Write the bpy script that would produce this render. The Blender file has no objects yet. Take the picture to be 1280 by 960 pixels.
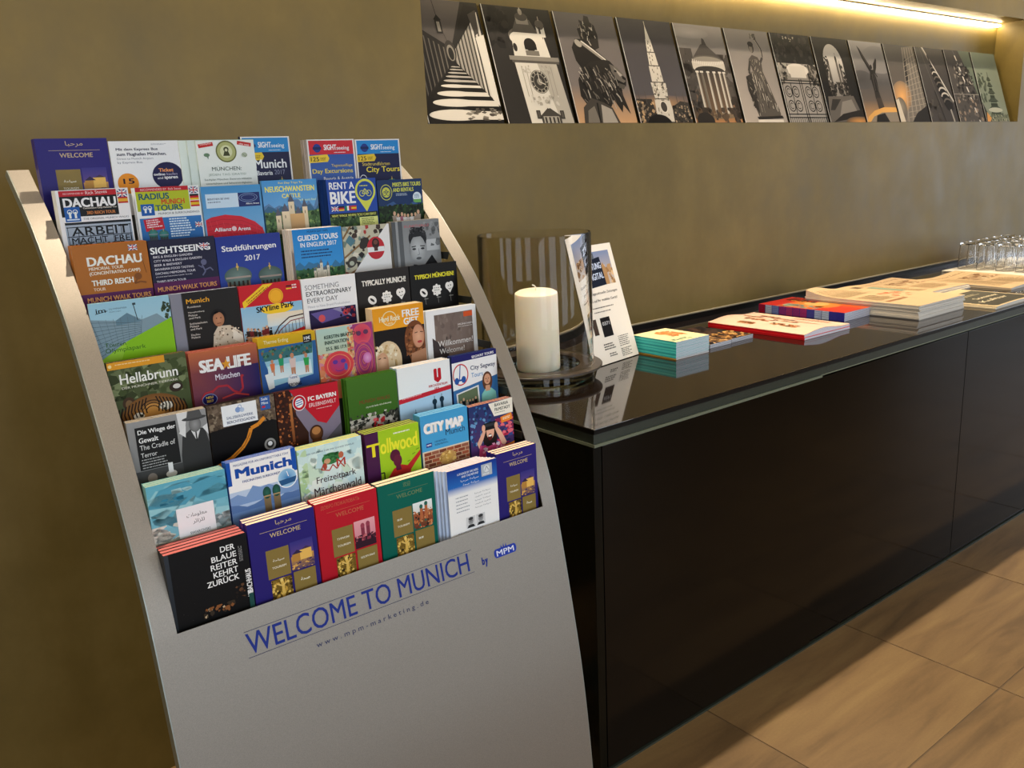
import bpy, bmesh, math, random
from mathutils import Matrix, Vector
# ------------------------------------------------------------------ camera, world, light, exposure
SC = bpy.context.scene
SC.view_settings.view_transform = 'Standard'
SC.view_settings.look = 'None'
SC.view_settings.gamma = 1
SC.view_settings.use_curve_mapping = False
SC.view_settings.exposure = 0.28
SC.cycles.max_bounces = 36; SC.cycles.transmission_bounces = 36; SC.cycles.glossy_bounces = 8; SC.cycles.diffuse_bounces = 4
cd = bpy.data.cameras.new('camera')
cd.lens = 30.39; cd.sensor_width = 36; cd.clip_start = 0.02
cam = bpy.data.objects.new('camera', cd)
SC.collection.objects.link(cam)
YAW, PIT, ROL = 0.65876781, 0.24162695, -0.04522655
F = Vector((math.sin(YAW)*math.cos(PIT), math.cos(YAW)*math.cos(PIT), -math.sin(PIT)))
Rr = F.cross(Vector((0, 0, 1))).normalized(); U = Rr.cross(F)
R2 = math.cos(ROL)*Rr + math.sin(ROL)*U; U2 = -math.sin(ROL)*Rr + math.cos(ROL)*U
cam.matrix_world = Matrix(((R2.x, U2.x, -F.x, 0), (R2.y, U2.y, -F.y, 0), (R2.z, U2.z, -F.z, 1.29), (0, 0, 0, 1)))
SC.camera = cam

W = bpy.data.worlds.new('world'); SC.world = W; W.use_nodes = True
bgn = W.node_tree.nodes['Background']
bgn.inputs[0].default_value = (0.62, 0.78, 1.0, 1); bgn.inputs[1].default_value = 1.0

def area(name, loc, rot, sx, sy, power, col):
    l = bpy.data.lights.new(name, 'AREA'); l.shape = 'RECTANGLE'; l.size = sx; l.size_y = sy
    l.energy = power; l.color = col
    o = bpy.data.objects.new(name, l); o.location = loc; o.rotation_euler = rot
    SC.collection.objects.link(o); return o
PI = math.pi
WINB = [(-1.6, 1.5), (0.9, 1.5), (3.4, 1.5), (5.9, 1.5)]      # window centres / widths in the wall opposite
for i, (cx, w) in enumerate(WINB):
    area('daylight', (cx, -4.45, 1.45), (PI/2, 0, 0), w, 2.1, 42, (0.86, 0.93, 1.0))
area('daylight', (8.95, -0.9, 1.45), (PI/2, 0, PI/2), 2.6, 2.1, 34, (0.86, 0.93, 1.0))

# ------------------------------------------------------------------ helpers
COL = SC.collection
def lin(h):
    h = h.lstrip('#'); return tuple(((v/12.92) if v <= 0.04045 else ((v+0.055)/1.055)**2.4) for v in (int(h[i:i+2], 16)/255 for i in (0, 2, 4))) + (1,)
def tag(o, label=None, cat=None, group=None, kind=None):
    if label: o['label'] = label
    if cat: o['category'] = cat
    if group: o['group'] = group
    if kind: o['kind'] = kind
    return o
def empty(name, loc, rot=(0, 0, 0)):
    o = bpy.data.objects.new(name, None); o.location = loc; o.rotation_euler = rot
    o.empty_display_size = 0.05; COL.objects.link(o); return o
def link(name, me, mats=None, parent=None, loc=None):
    o = bpy.data.objects.new(name, me)
    if mats and not me.materials:
        for m in (mats if isinstance(mats, (list, tuple)) else [mats]): me.materials.append(m)
    if loc: o.location = loc
    if parent: o.parent = parent
    COL.objects.link(o); return o
class MB:
    def __init__(s): s.v = []; s.f = []; s.m = []
    def box(s, x0, y0, z0, x1, y1, z1, m=0):
        b = len(s.v)
        s.v += [(x0,y0,z0),(x1,y0,z0),(x1,y1,z0),(x0,y1,z0),(x0,y0,z1),(x1,y0,z1),(x1,y1,z1),(x0,y1,z1)]
        for q in ((0,3,2,1),(4,5,6,7),(0,1,5,4),(1,2,6,5),(2,3,7,6),(3,0,4,7)):
            s.f.append(tuple(b+i for i in q)); s.m.append(m)
        return s
    def quad(s, pts, m=0):
        b = len(s.v); s.v += list(pts); s.f.append(tuple(range(b, b+len(pts)))); s.m.append(m); return s
    def mesh(s, name='mesh', bevel=0, smooth=False):
        me = bpy.data.meshes.new(name); me.from_pydata(s.v, [], s.f)
        me.polygons.foreach_set('material_index', s.m)
        if bevel:
            bm = bmesh.new(); bm.from_mesh(me)
            bmesh.ops.bevel(bm, geom=bm.edges[:], offset=bevel, segments=2, affect='EDGES', profile=0.6)
            bm.to_mesh(me); bm.free()
        if smooth: me.polygons.foreach_set('use_smooth', [True]*len(me.polygons))
        me.update(); return me
def lathe(prof, n=64, name='mesh', closed=True):
    v = []; f = []
    k = len(prof)
    for i in range(n):
        a = 2*PI*i/n
        for r, z in prof: v.append((r*math.cos(a), r*math.sin(a), z))
    for i in range(n):
        j = (i+1) % n
        for q in range(k if closed else k-1):
            w = (q+1) % k
            f.append((i*k+q, j*k+q, j*k+w, i*k+w))
    me = bpy.data.meshes.new(name); me.from_pydata(v, [], f)
    bm = bmesh.new(); bm.from_mesh(me); bmesh.ops.remove_doubles(bm, verts=bm.verts, dist=1e-6)
    bmesh.ops.recalc_face_normals(bm, faces=bm.faces); bm.to_mesh(me); bm.free()
    me.polygons.foreach_set('use_smooth', [True]*len(me.polygons))
    me.set_sharp_from_angle(angle=math.radians(35)); return me

# ------------------------------------------------------------------ materials
class NT:
    def __init__(s, name):
        s.mat = bpy.data.materials.new(name); s.mat.use_nodes = True
        s.n = s.mat.node_tree.nodes; s.l = s.mat.node_tree.links
        s.b = s.n['Principled BSDF']
    def add(s, t, **k):
        n = s.n.new(t)
        for a, v in k.items():
            if a in n.inputs: n.inputs[a].default_value = v
            else: setattr(n, a, v)
        return n
    def ln(s, a, b): s.l.new(a, b)
    def noise(s, scale, detail=4, rough=.6, coord='Object', vec=None, stretch=None):
        tc = s.add('ShaderNodeTexCoord'); n = s.add('ShaderNodeTexNoise')
        n.inputs['Scale'].default_value = scale; n.inputs['Detail'].default_value = detail; n.inputs['Roughness'].default_value = rough
        out = vec or tc.outputs[coord]
        if stretch:
            mp = s.add('ShaderNodeMapping'); mp.inputs['Scale'].default_value = stretch[:3]
            if len(stretch) > 3: mp.inputs['Rotation'].default_value = (0, 0, stretch[3])
            s.ln(out, mp.inputs[0]); out = mp.outputs[0]
        s.ln(out, n.inputs['Vector']); return n
    def ramp(s, fac, stops):
        r = s.add('ShaderNodeValToRGB'); e = r.color_ramp.elements
        while len(e) < len(stops): e.new(.5)
        for i, (p, c) in enumerate(stops): e[i].position = p; e[i].color = lin(c) if isinstance(c, str) else (c, c, c, 1)
        s.ln(fac, r.inputs[0]); return r
    def bump(s, h, strength, dist=.002):
        b = s.add('ShaderNodeBump'); b.inputs['Strength'].default_value = strength; b.inputs['Distance'].default_value = dist
        s.ln(h, b.inputs['Height']); s.ln(b.outputs[0], s.b.inputs['Normal']); return b
def mat(name, col, rough=.5, metal=0, coat=0, var=.06, nscale=30, bump=0, ior=1.5, spec=.5, trans=0):
    m = NT(name); b = m.b
    c = lin(col)
    n = m.noise(nscale)
    mx = m.add('ShaderNodeMix', data_type='RGBA')
    mx.inputs[6].default_value = tuple(x*(1-var) for x in c[:3])+(1,); mx.inputs[7].default_value = tuple(min(1, x*(1+var)) for x in c[:3])+(1,)
    m.ln(n.outputs[0], mx.inputs[0]); m.ln(mx.outputs[2], b.inputs['Base Color'])
    b.inputs['Roughness'].default_value = rough; b.inputs['Metallic'].default_value = metal
    b.inputs['Coat Weight'].default_value = coat; b.inputs['IOR'].default_value = ior
    b.inputs['Coat Roughness'].default_value = .06
    b.inputs['Specular IOR Level'].default_value = spec
    b.inputs['Transmission Weight'].default_value = trans
    if bump: m.bump(n.outputs[0], bump)
    return m.mat
# venetian plaster: olive gold with cloudy trowel marks and a soft sheen
m = NT('olive_plaster')
n1 = m.noise(1.6, 6, .65); n2 = m.noise(7, 5, .7, stretch=(1, 1, .6)); n3 = m.noise(60, 3, .6, stretch=(1, 1, 3))
mix = m.add('ShaderNodeMath', operation='ADD'); mul = m.add('ShaderNodeMath', operation='MULTIPLY'); mul.inputs[1].default_value = .55
m.ln(n2.outputs[0], mul.inputs[0]); m.ln(n1.outputs[0], mix.inputs[0]); m.ln(mul.outputs[0], mix.inputs[1])
rp = m.ramp(mix.outputs[0], [(.45, '#56491f'), (.75, '#665627'), (1.0, '#746333')])
m.ln(rp.outputs[0], m.b.inputs['Base Color'])
rr = m.ramp(n2.outputs[0], [(.3, .38), (.7, .52)]); m.ln(rr.outputs[0], m.b.inputs['Roughness'])
m.b.inputs['Specular IOR Level'].default_value = .36
m.bump(n3.outputs[0], .06, .001)
PLASTER = m.mat
WHITEP = mat('ceiling_paint', '#b9b0a0', .8)
ROOM = mat('room_paint', '#8d8068', .8)
WOODW = mat('window_frame_paint', '#4a4640', .5)
# floor tile : sandy vein stone, veins running diagonally, each tile shifted
m = NT('sand_stone_tile')
oi = m.add('ShaderNodeObjectInfo'); tc = m.add('ShaderNodeTexCoord'); ad = m.add('ShaderNodeVectorMath', operation='ADD')
sc_ = m.add('ShaderNodeVectorMath', operation='SCALE'); sc_.inputs['Scale'].default_value = 37
cmb = m.add('ShaderNodeCombineXYZ'); m.ln(oi.outputs['Random'], cmb.inputs[0]); m.ln(oi.outputs['Random'], cmb.inputs[1])
m.ln(cmb.outputs[0], sc_.inputs[0]); m.ln(tc.outputs['Object'], ad.inputs[0]); m.ln(sc_.outputs[0], ad.inputs[1])
v1 = m.noise(2.2, 7, .62, vec=ad.outputs[0], stretch=(1.0, 6.5, 1, .25)); v1.inputs['Distortion'].default_value = .6
v2 = m.noise(160, 3, .6, vec=ad.outputs[0])
rp = m.ramp(v1.outputs[0], [(.3, '#665034'), (.5, '#806542'), (.72, '#90754c')])
mx = m.add('ShaderNodeMix', data_type='RGBA', blend_type='MULTIPLY'); mx.inputs[0].default_value = .35
g2 = m.ramp(v2.outputs[0], [(.3, .72), (.7, 1.0)])
m.ln(rp.outputs[0], mx.inputs[6]); m.ln(g2.outputs[0], mx.inputs[7])
hv = m.add('ShaderNodeHueSaturation'); mr = m.add('ShaderNodeMapRange'); mr.inputs[3].default_value = .93; mr.inputs[4].default_value = 1.06
m.ln(oi.outputs['Random'], mr.inputs[0]); m.ln(mr.outputs[0], hv.inputs['Value']); m.ln(mx.outputs[2], hv.inputs['Color'])
m.ln(hv.outputs[0], m.b.inputs['Base Color']); m.b.inputs['Roughness'].default_value = .42
m.bump(v2.outputs[0], .08, .001)
TILE = m.mat
GROUT = mat('grey_brown_grout', '#6e5c48', .9)
# brushed silver sheet
m = NT('silver_sheet')
n = m.noise(400, 2, .5, stretch=(.02, 1, 1)); n_ = m.noise(900, 2, .5)
rp = m.ramp(n_.outputs[0], [(.3, '#837e76'), (.7, '#918b83')]); m.ln(rp.outputs[0], m.b.inputs['Base Color'])
m.b.inputs['Metallic'].default_value = .75; m.b.inputs['Roughness'].default_value = .5
m.bump(n_.outputs[0], .03, .0005)
SILVER = m.mat
SILVERE = mat('silver_edge', '#8f9691', .4, .6)
TRAYM = mat('dark_grey_tray_metal', '#34342f', .5, .3)
ACRY = mat('clear_acrylic', '#f4f7f6', .03, trans=1, ior=1.49, var=.005)
BLACKGL = mat('black_glass_panel', '#100c08', .1, var=.1, spec=.3, ior=1.3)
BLACKEND = mat('black_end_panel', '#0b0b07', .13, var=.1, spec=.3, ior=1.3)
SLAB = mat('dark_brown_polished_slab', '#1b1410', .05, var=.25, nscale=220, spec=.75)
SLABE = mat('black_slab_edge', '#0a0807', .3, spec=.2)
GREYGL = mat('grey_green_glass_strip', '#2f362f', .25, var=.05)
PALE = mat('pale_green_edge', '#666c58', .4)
SEAL = mat('pale_sealant', '#a59a80', .6)
CANDLE = NT('candle_wax'); b = CANDLE.b; b.inputs['Base Color'].default_value = lin('#efe6cf')
nn = CANDLE.noise(14, 3); CANDLE.bump(nn.outputs[0], .1, .002)
b.inputs['Subsurface Weight'].default_value = .5; b.inputs['Subsurface Radius'].default_value = (.02, .014, .008); b.inputs['Subsurface Scale'].default_value = .6
b.inputs['Roughness'].default_value = .45; CANDLE = CANDLE.mat
WICK = mat('wick_cotton', '#e9e4d8', .9)
RING = mat('dark_brown_ring', '#3a2f26', .4)
def glass(name, col, ior=1.48):
    m = NT(name); b = m.b; b.inputs['Base Color'].default_value = col; b.inputs['Transmission Weight'].default_value = 1
    n = m.noise(9, 2); r = m.ramp(n.outputs[0], [(0, .0), (1, .015)]); m.ln(r.outputs[0], b.inputs['Roughness'])
    b.inputs['IOR'].default_value = ior; return m.mat
GLASS = glass('clear_glass', (1, 1, 1, 1), 1.3)
GLASSC = glass('thin_clear_glass', (1, 1, 1, 1), 1.25)
GLASSB = glass('greenish_thick_glass', (.80, .90, .83, 1), 1.5)
m = NT('warm_led'); m.b.inputs['Emission Color'].default_value = (1, .80, .48, 1); m.b.inputs['Emission Strength'].default_value = 42; LED = m.mat
m = NT('downlight_lamp'); m.b.inputs['Emission Color'].default_value = (1, .8, .58, 1); m.b.inputs['Emission Strength'].default_value = 20; LAMP = m.mat
WHITEM = mat('white_metal', '#d8d4cc', .4)
# printed paper: colours come from the print stored on the faces
def printm(name, rough, coat):
    m = NT(name); a = m.add('ShaderNodeAttribute', attribute_name='Col')
    n = m.noise(350, 2, .5); mx = m.add('ShaderNodeMix', data_type='RGBA', blend_type='MULTIPLY'); mx.inputs[0].default_value = .05
    m.ln(a.outputs['Color'], mx.inputs[6]); m.ln(n.outputs[0], mx.inputs[7]); m.ln(mx.outputs[2], m.b.inputs['Base Color'])
    m.b.inputs['Roughness'].default_value = rough; m.b.inputs['Coat Weight'].default_value = coat; m.b.inputs['Coat Roughness'].default_value = .15; m.b.inputs['Specular IOR Level'].default_value = .12
    return m.mat
PRINT = printm('glossy_print', .4, .02)
MATTE = printm('newsprint', .8, 0)
PHOTO = printm('photo_print', .5, .03)
INK = printm('blue_lettering_ink', .5, 0)
def pages(name, c1, c2, axis):
    m = NT(name); tc = m.add('ShaderNodeTexCoord'); w = m.add('ShaderNodeTexWave', wave_type='BANDS', bands_direction=axis)
    w.inputs['Scale'].default_value = 420; w.inputs['Distortion'].default_value = .6; w.inputs['Detail'].default_value = 2
    m.ln(tc.outputs['Object'], w.inputs[0]); r = m.ramp(w.outputs[0], [(0, c1), (1, c2)]); m.ln(r.outputs[0], m.b.inputs['Base Color'])
    m.b.inputs['Roughness'].default_value = .7; return m.mat
PAGES = pages('page_edges', '#cfc3ae', '#efe6d6', 'Y')
PAGESZ = pages('page_edges_flat', '#b9bcc6', '#e6e8ee', 'Z')
NEWSE = pages('newspaper_edges', '#bdb6ac', '#dcd6cc', 'Z')

# ------------------------------------------------------------------ print drawing: flat vector shapes in millimetres, x right, y down
_txt = {}
def textmesh(s, bold):
    k = (s, bold)
    if k not in _txt:
        c = bpy.data.curves.new('txt', 'FONT'); c.body = s; c.resolution_u = 3; c.fill_mode = 'FRONT'
        if bold: c.offset = bold
        o = bpy.data.objects.new('txt', c); me = bpy.data.meshes.new_from_object(o)
        vs = [(v.co.x, v.co.y) for v in me.vertices]; fs = [tuple(p.vertices) for p in me.polygons]
        bpy.data.objects.remove(o); bpy.data.curves.remove(c); bpy.data.meshes.remove(me)
        if not vs: _txt[k] = ([], []); return _txt[k]
        x0 = min(v[0] for v in vs); x1 = max(v[0] for v in vs); y0 = min(v[1] for v in vs); y1 = max(v[1] for v in vs)
        _txt[k] = ([((x-x0)/max(x1-x0, 1e-6), (y1-y)/max(y1-y0, 1e-6)) for x, y in vs], fs)
    return _txt[k]
_lin = {}
def L(c):
    if c not in _lin: _lin[c] = tuple(min(.93, v**1.09*1.08) for v in lin(c)[:3])+(1,)      # press gain: inks print a little denser, paper a little whiter
    return _lin[c]
def mixc(a, b, t):
    A, B = (int(a[i:i+2], 16) for i in (1, 3, 5)), (int(b[i:i+2], 16) for i in (1, 3, 5))
    return '#%02x%02x%02x' % tuple(int(round(p+(q-p)*t)) for p, q in zip(A, B))
class Art:
    def __init__(s, w=100, h=148, lift=.0006):
        s.w = w; s.h = h; s.V = []; s.Fc = []; s.C = []; s.k = 1; s.lift = lift
        s.rnd = random.Random(7); s.cx = (0, 0, w, h)
    def clip(s, a=None): s.cx = a or (0, 0, s.w, s.h)
    def _poly(s, pts):                                # pts: (x, y, colour) ; clipped to the sheet
        x0, y0, x1, y1 = s.cx
        for ax, lim, sg in ((0, x0, 1), (0, x1, -1), (1, y0, 1), (1, y1, -1)):
            out = []
            for i, a in enumerate(pts):
                b = pts[i-1]; ia = (a[ax]-lim)*sg >= 0; ib = (b[ax]-lim)*sg >= 0
                if ia != ib:
                    t = (lim-b[ax])/(a[ax]-b[ax])
                    out.append((b[0]+(a[0]-b[0])*t, b[1]+(a[1]-b[1])*t, tuple(p+(q-p)*t for p, q in zip(b[2], a[2]))))
                if ia: out.append(a)
            pts = out
            if len(pts) < 3: return
        b = len(s.V)
        for x, y, c in pts: s.V.append((x, y, s.k)); s.C.append(c)
        s.Fc.append(tuple(range(b, b+len(pts))))
    def r(s, x, y, w, h, c, c2=None, c3=None):
        a = L(c); b = L(c2) if c2 else a
        if c3: s._poly([(x, y, a), (x+w, y, b), (x+w, y+h, L(c3)), (x, y+h, L(c3))])
        else: s._poly([(x, y, a), (x+w, y, a), (x+w, y+h, b), (x, y+h, b)])
        s.k += 1; return s
    def p(s, pts, c):
        a = L(c); s._poly([(x, y, a) for x, y in pts]); s.k += 1; return s
    def e(s, cx, cy, rx, ry, c, c2=None, n=28, rot=0):
        a = L(c); cr, sr = math.cos(rot), math.sin(rot)
        P = [(cx+rx*math.cos(t)*cr-ry*math.sin(t)*sr, cy+rx*math.cos(t)*sr+ry*math.sin(t)*cr) for t in (2*PI*i/n for i in range(n))]
        if c2:
            b = L(c2)
            for i in range(n): s._poly([(cx, cy, a), P[i]+(b,), P[(i+1) % n]+(b,)])
        else: s._poly([q+(a,) for q in P])
        s.k += 1; return s
    def o(s, cx, cy, rx, ry, w, c, a0=0, a1=360, n=30):      # ring or arc
        a = L(c)
        T = [math.radians(a0+(a1-a0)*i/n) for i in range(n+1)]
        for i in range(n):
            P = []
            for t, q in ((T[i], 0), (T[i+1], 0), (T[i+1], w), (T[i], w)): P.append((cx+(rx-q)*math.cos(t), cy+(ry-q)*math.sin(t), a))
            s._poly(P)
        s.k += 1; return s
    def ln(s, pts, w, c):
        a = L(c)
        for (x0, y0), (x1, y1) in zip(pts, pts[1:]):
            d = math.hypot(x1-x0, y1-y0) or 1; nx, ny = -(y1-y0)/d*w/2, (x1-x0)/d*w/2
            s._poly([(x0+nx, y0+ny, a), (x1+nx, y1+ny, a), (x1-nx, y1-ny, a), (x0-nx, y0-ny, a)])
        s.k += 1; return s
    def t(s, txt, x, y, w, h, c, bold=0, rot=0):           # lettering fitted to a box; heavier weights are struck several times
        vs, fs = textmesh(txt, 0); a = L(c); cr, sr = math.cos(math.radians(rot)), math.sin(math.radians(rot)); d = bold*h/.7
        for dx, dy in (((0, 0),) if not bold else (((-d, 0), (d, 0)) if h < 5 else ((-d, -d*.5), (d, d*.5), (-d, d*.5), (d, -d*.5)))):
            b = len(s.V)
            for u, v in vs:
                X, Y = u*(w-2*d)+d+dx, v*(h-d)+d*.5+dy; s.V.append((x+X*cr+Y*sr, y-X*sr+Y*cr, s.k)); s.C.append(a)
            for f in fs: s.Fc.append(tuple(b+i for i in f))
            s.k += .2
        s.k += 1; return s
    def bars(s, x, y, w, h, n, c, fill=.55, rot=0):            # text too small to read: rows of tiny word strokes
        st = h/n; cr, sr = math.cos(math.radians(rot)), math.sin(math.radians(rot)); a = L(c)
        for i in range(n):
            X = 0; end = w*s.rnd.uniform(.7, 1)
            while X < end-1:
                l = s.rnd.uniform(1.2, 5); l = min(l, end-X)
                q = [(X, i*st), (X+l, i*st), (X+l, i*st+st*fill), (X, i*st+st*fill)]
                s._poly([(x+p*cr+r*sr, y-p*sr+r*cr, a) for p, r in q]); X += l+.8
        s.k += 1; return s
    def nz(s, x, y, w, h, cols, n, sz, asp=1.0):               # mottled picture matter: foliage, crowds, water
        o = s.cx; s.cx = (max(o[0], x), max(o[1], y), min(o[2], x+w), min(o[3], y+h))
        for i in range(n):
            px, py = x+s.rnd.random()*w, y+s.rnd.random()*h; c = L(s.rnd.choice(cols)); m = s.rnd.randint(4, 6); a0 = s.rnd.random()*6
            q = s.rnd.uniform(.5, 1.2)*sz
            s._poly([(px+q*asp*math.cos(a0+6.283*j/m)*s.rnd.uniform(.6, 1.2), py+q*math.sin(a0+6.283*j/m)*s.rnd.uniform(.6, 1.2), c) for j in range(m)])
            if i % 12 == 11: s.k += 1
        s.cx = o; s.k += 1; return s
    def mtn(s, x, y, w, h, c, n=9, seed=3):                    # ridge line
        r = random.Random(seed); P = [(x, y+h)]
        for i in range(n+1): P.append((x+w*i/n, y+h*(r.uniform(.0, .75) if i % 2 else r.uniform(.35, 1))*.8))
        return s.p(P+[(x+w, y+h)], c)
    def head(s, cx, cy, r, skin, hair, long=0):
        if long: s.e(cx, cy+r*.5, r*1.25, r*1.9, hair)
        s.e(cx, cy-r*.15, r*1.08, r*1.2, hair); s.e(cx, cy+r*.1, r*.82, r*1.05, skin)
        s.e(cx-r*.32, cy, r*.13, r*.08, '#30241e'); s.e(cx+r*.32, cy, r*.13, r*.08, '#30241e')
        s.e(cx, cy+r*.3, r*.1, r*.16, mixc(skin, '#704030', .35)); return s.e(cx, cy+r*.6, r*.27, r*.09, '#a05048')
    def mesh(s, name, fn, gain=1):
        me = bpy.data.meshes.new(name)
        lf = s.lift/max(s.k, 1)
        me.from_pydata([fn(x, y, k*lf) for x, y, k in s.V], [], s.Fc)
        at = me.color_attributes.new('Col', 'FLOAT_COLOR', 'POINT')
        at.data.foreach_set('color', [q*gain for c in s.C for q in c])
        me.update(); return me
def tint(me, cols):                                            # one flat colour per material-less face group
    at = me.color_attributes.new('Col', 'FLOAT_COLOR', 'CORNER'); d = []
    for p in me.polygons:
        d += list(L(cols[p.material_index]))*p.loop_total
    at.data.foreach_set('color', d)
    me.polygons.foreach_set('material_index', [0]*len(me.polygons)); return me

# ------------------------------------------------------------------ the room
YW = 1.86                                  # face of the plaster wall
NX0, NX1, NZ0, NZ1, NY = 1.216, 4.536, 1.4105, 1.862, 1.99     # the niche
XL, XR, YB, ZC = -3.0, 9.0, -4.5, 2.75
mb = MB()
mb.box(XL, YW, 0, NX0, NY+.12, ZC); mb.box(NX1, YW, 0, XR, NY+.12, ZC)
mb.box(NX0, YW, 0, NX1, NY+.12, NZ0); mb.box(NX0, YW, NZ1, NX1, NY+.12, ZC); mb.box(NX0, NY, NZ0, NX1, NY+.12, NZ1)
tag(link('wall_back', mb.mesh(), PLASTER), kind='structure')
tag(link('ceiling', MB().box(XL, YB, ZC, XR, NY+.12, ZC+.1).mesh(), WHITEP), kind='structure')
tag(link('wall_left', MB().box(XL-.1, YB, 0, XL, NY+.12, ZC).mesh(), ROOM), kind='structure')
# wall opposite with four window openings
mb = MB(); xs = [XL]+[q for cx, w in WINB for q in (cx-w/2, cx+w/2)]+[XR]
for i in range(0, len(xs), 2): mb.box(xs[i], YB-.15, 0, xs[i+1], YB, ZC)
for cx, w in WINB: mb.box(cx-w/2, YB-.15, 0, cx+w/2, YB, .35); mb.box(cx-w/2, YB-.15, 2.55, cx+w/2, YB, ZC)
tag(link('wall_front', mb.mesh(), ROOM), kind='structure')
mb = MB().box(XR, YB, 0, XR+.15, -2.25, ZC).box(XR, .45, 0, XR+.15, NY+.12, ZC).box(XR, -2.25, 0, XR+.15, .45, .35).box(XR, -2.25, 2.55, XR+.15, .45, ZC)
tag(link('wall_right', mb.mesh(), ROOM), kind='structure')
for i, (cx, w) in enumerate(WINB):
    mb = MB()
    for x in (cx-w/2, cx-.03, cx+w/2-.06): mb.box(x, YB-.1, .35, x+.06, YB-.04, 2.55)
    for z in (.35, 1.7, 2.49): mb.box(cx-w/2, YB-.1, z, cx+w/2, YB-.04, z+.06)
    tag(link('window_%d' % (i+1), mb.mesh(), WOODW), kind='structure')
mb = MB()
for y in (-2.25, -.93, .39): mb.box(XR+.04, y, .35, XR+.1, y+.06, 2.55)
for z in (.35, 1.7, 2.49): mb.box(XR+.04, -2.25, z, XR+.1, .45, z+.06)
tag(link('window_5', mb.mesh(), WOODW), kind='structure')

# floor: grout bed with every tile a piece of its own
fl = tag(link('floor', MB().box(XL, YB, -.05, XR, YW, -.002).mesh(), GROUT), kind='structure')
tm = MB().box(.002, .002, -.012, .598, .598, 0).mesh('floor_tile', bevel=.0008)
tm.materials.append(TILE)
for ix in range(-7, 13):
    for iy in range(-9, 2):
        x, y = 1.472+.6*ix, .7695+.6*iy
        if x < XL-.3 or x+.6 > XR+.25: continue
        link('tile', tm, parent=fl, loc=(x, y, 0))

# LED line along the back of the niche soffit
t = empty('led_strip', ((NX0+NX1)/2, NY-.014, NZ1-.012))
tag(t, 'glowing warm LED strip along the top of the picture niche', 'light')
link('profile', MB().box(-1.645, -.008, .0045, 1.645, .008, .009).mesh(), WHITEM, t)
link('diffuser', MB().box(-1.65, -.009, -.003, 1.65, .009, .004).mesh(), LED, t)

# ceiling downlights above the counter front
def downlight(x, y, label, power=26, size=80):
    t = empty('ceiling_downlight', (x, y, ZC-.02)); tag(t, label, 'light', 'recessed downlights in the ceiling')
    link('housing', lathe([(.038, -.004), (.055, -.004), (.055, .02), (.038, .02)], 32), WHITEM, t)
    link('lens', lathe([(.0001, .004), (.037, .004), (.037, .012), (.0001, .012)], 32), LAMP, t)
    l = bpy.data.lights.new('downlight_beam', 'SPOT'); l.energy = power; l.color = (1, .83, .62); l.spot_size = math.radians(size); l.spot_blend = .55; l.shadow_soft_size = .022
    o = bpy.data.objects.new('downlight_beam', l); o.location = (0, 0, -.012); o.parent = t; COL.objects.link(o)
for x in (-.4, .75, 1.9, 3.05, 4.2, 5.35): downlight(x, 1.49, 'recessed white downlight in the ceiling above the counter front', 82, 84)
for x in (-.6, .6, 1.8, 3.0, 4.8): downlight(x, -.3, 'recessed white downlight in the ceiling over the open floor', 20, 105)  # extra unseen row, added to light the brochures from upper front

# ------------------------------------------------------------------ counter
CX0, CY0, CZ = 1.117, 1.187, .79
t = empty('counter_top', (CX0, CY0, .752))
tag(t, 'long polished dark brown counter top running along the olive wall', 'counter')
link('slab', MB().box(0, 0, .027, 5.4, YW-CY0, .038).mesh(bevel=.0008), SLAB, t)
link('upstand', MB().box(0, YW-CY0-.012, .038, 5.4, YW-CY0, .056).mesh(), SLABE, t)
link('wall_sealant', MB().box(0, YW-CY0-.004, .056, 5.4, YW-CY0, .0595).mesh(), SEAL, t)
link('glass_strip', MB().box(.002, .004, .006, 5.4, YW-CY0, .027).mesh(), GREYGL, t)
link('slab_edge', MB().box(0, -.0012, .0275, 5.4, 0, .0365).box(-.0012, -.0012, .0275, 0, YW-CY0, .0365).mesh(), SLABE, t)
link('pale_edge', MB().box(.0, .0, .0, .789, .02, .006).box(.789, .004, .003, 5.4, .02, .006).box(0, .02, 0, .02, YW-CY0, .006).mesh(), PALE, t)
def cabinet(x0, x1, label, inset=.0, end=False):
    t = empty('cabinet', (x0, CY0+.004, 0)); tag(t, label, 'cabinet', None); w = x1-x0
    link('carcass', MB().box(.0, .022, .03, w, YW-CY0-.006, .752).mesh(), BLACKEND, t)
    link('door', MB().box(.0015+(.022 if end else 0), inset, .008, w-.0015, .02+inset*0, .75).mesh(bevel=.0006), BLACKGL, t)
    if end: link('end_panel', MB().box(-.001, 0, 0, .0205, .021, .752).mesh(bevel=.0006), BLACKEND, t)
    link('plinth', MB().box(.0, .024, 0, w, .05, .03).box(0, -.004, 0, w, .004, .005).mesh(), GREYGL, t)
    return t
cabinet(CX0+.001, 1.906, 'black gloss cabinet at the near end of the counter, beside the brochure stand', end=True)
cabinet(1.906, 2.704, 'black gloss cabinet under the red and striped magazines', inset=.003)
cabinet(2.704, 3.5, 'black gloss cabinet under the newspapers, at the right edge of the photo', inset=.003)
for k, q in enumerate(('under the drinking glasses', 'just past the drinking glasses', 'at the far end of the counter')): cabinet(3.5+.8*k, 4.3+.8*k-.001, 'black gloss cabinet '+q)

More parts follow.
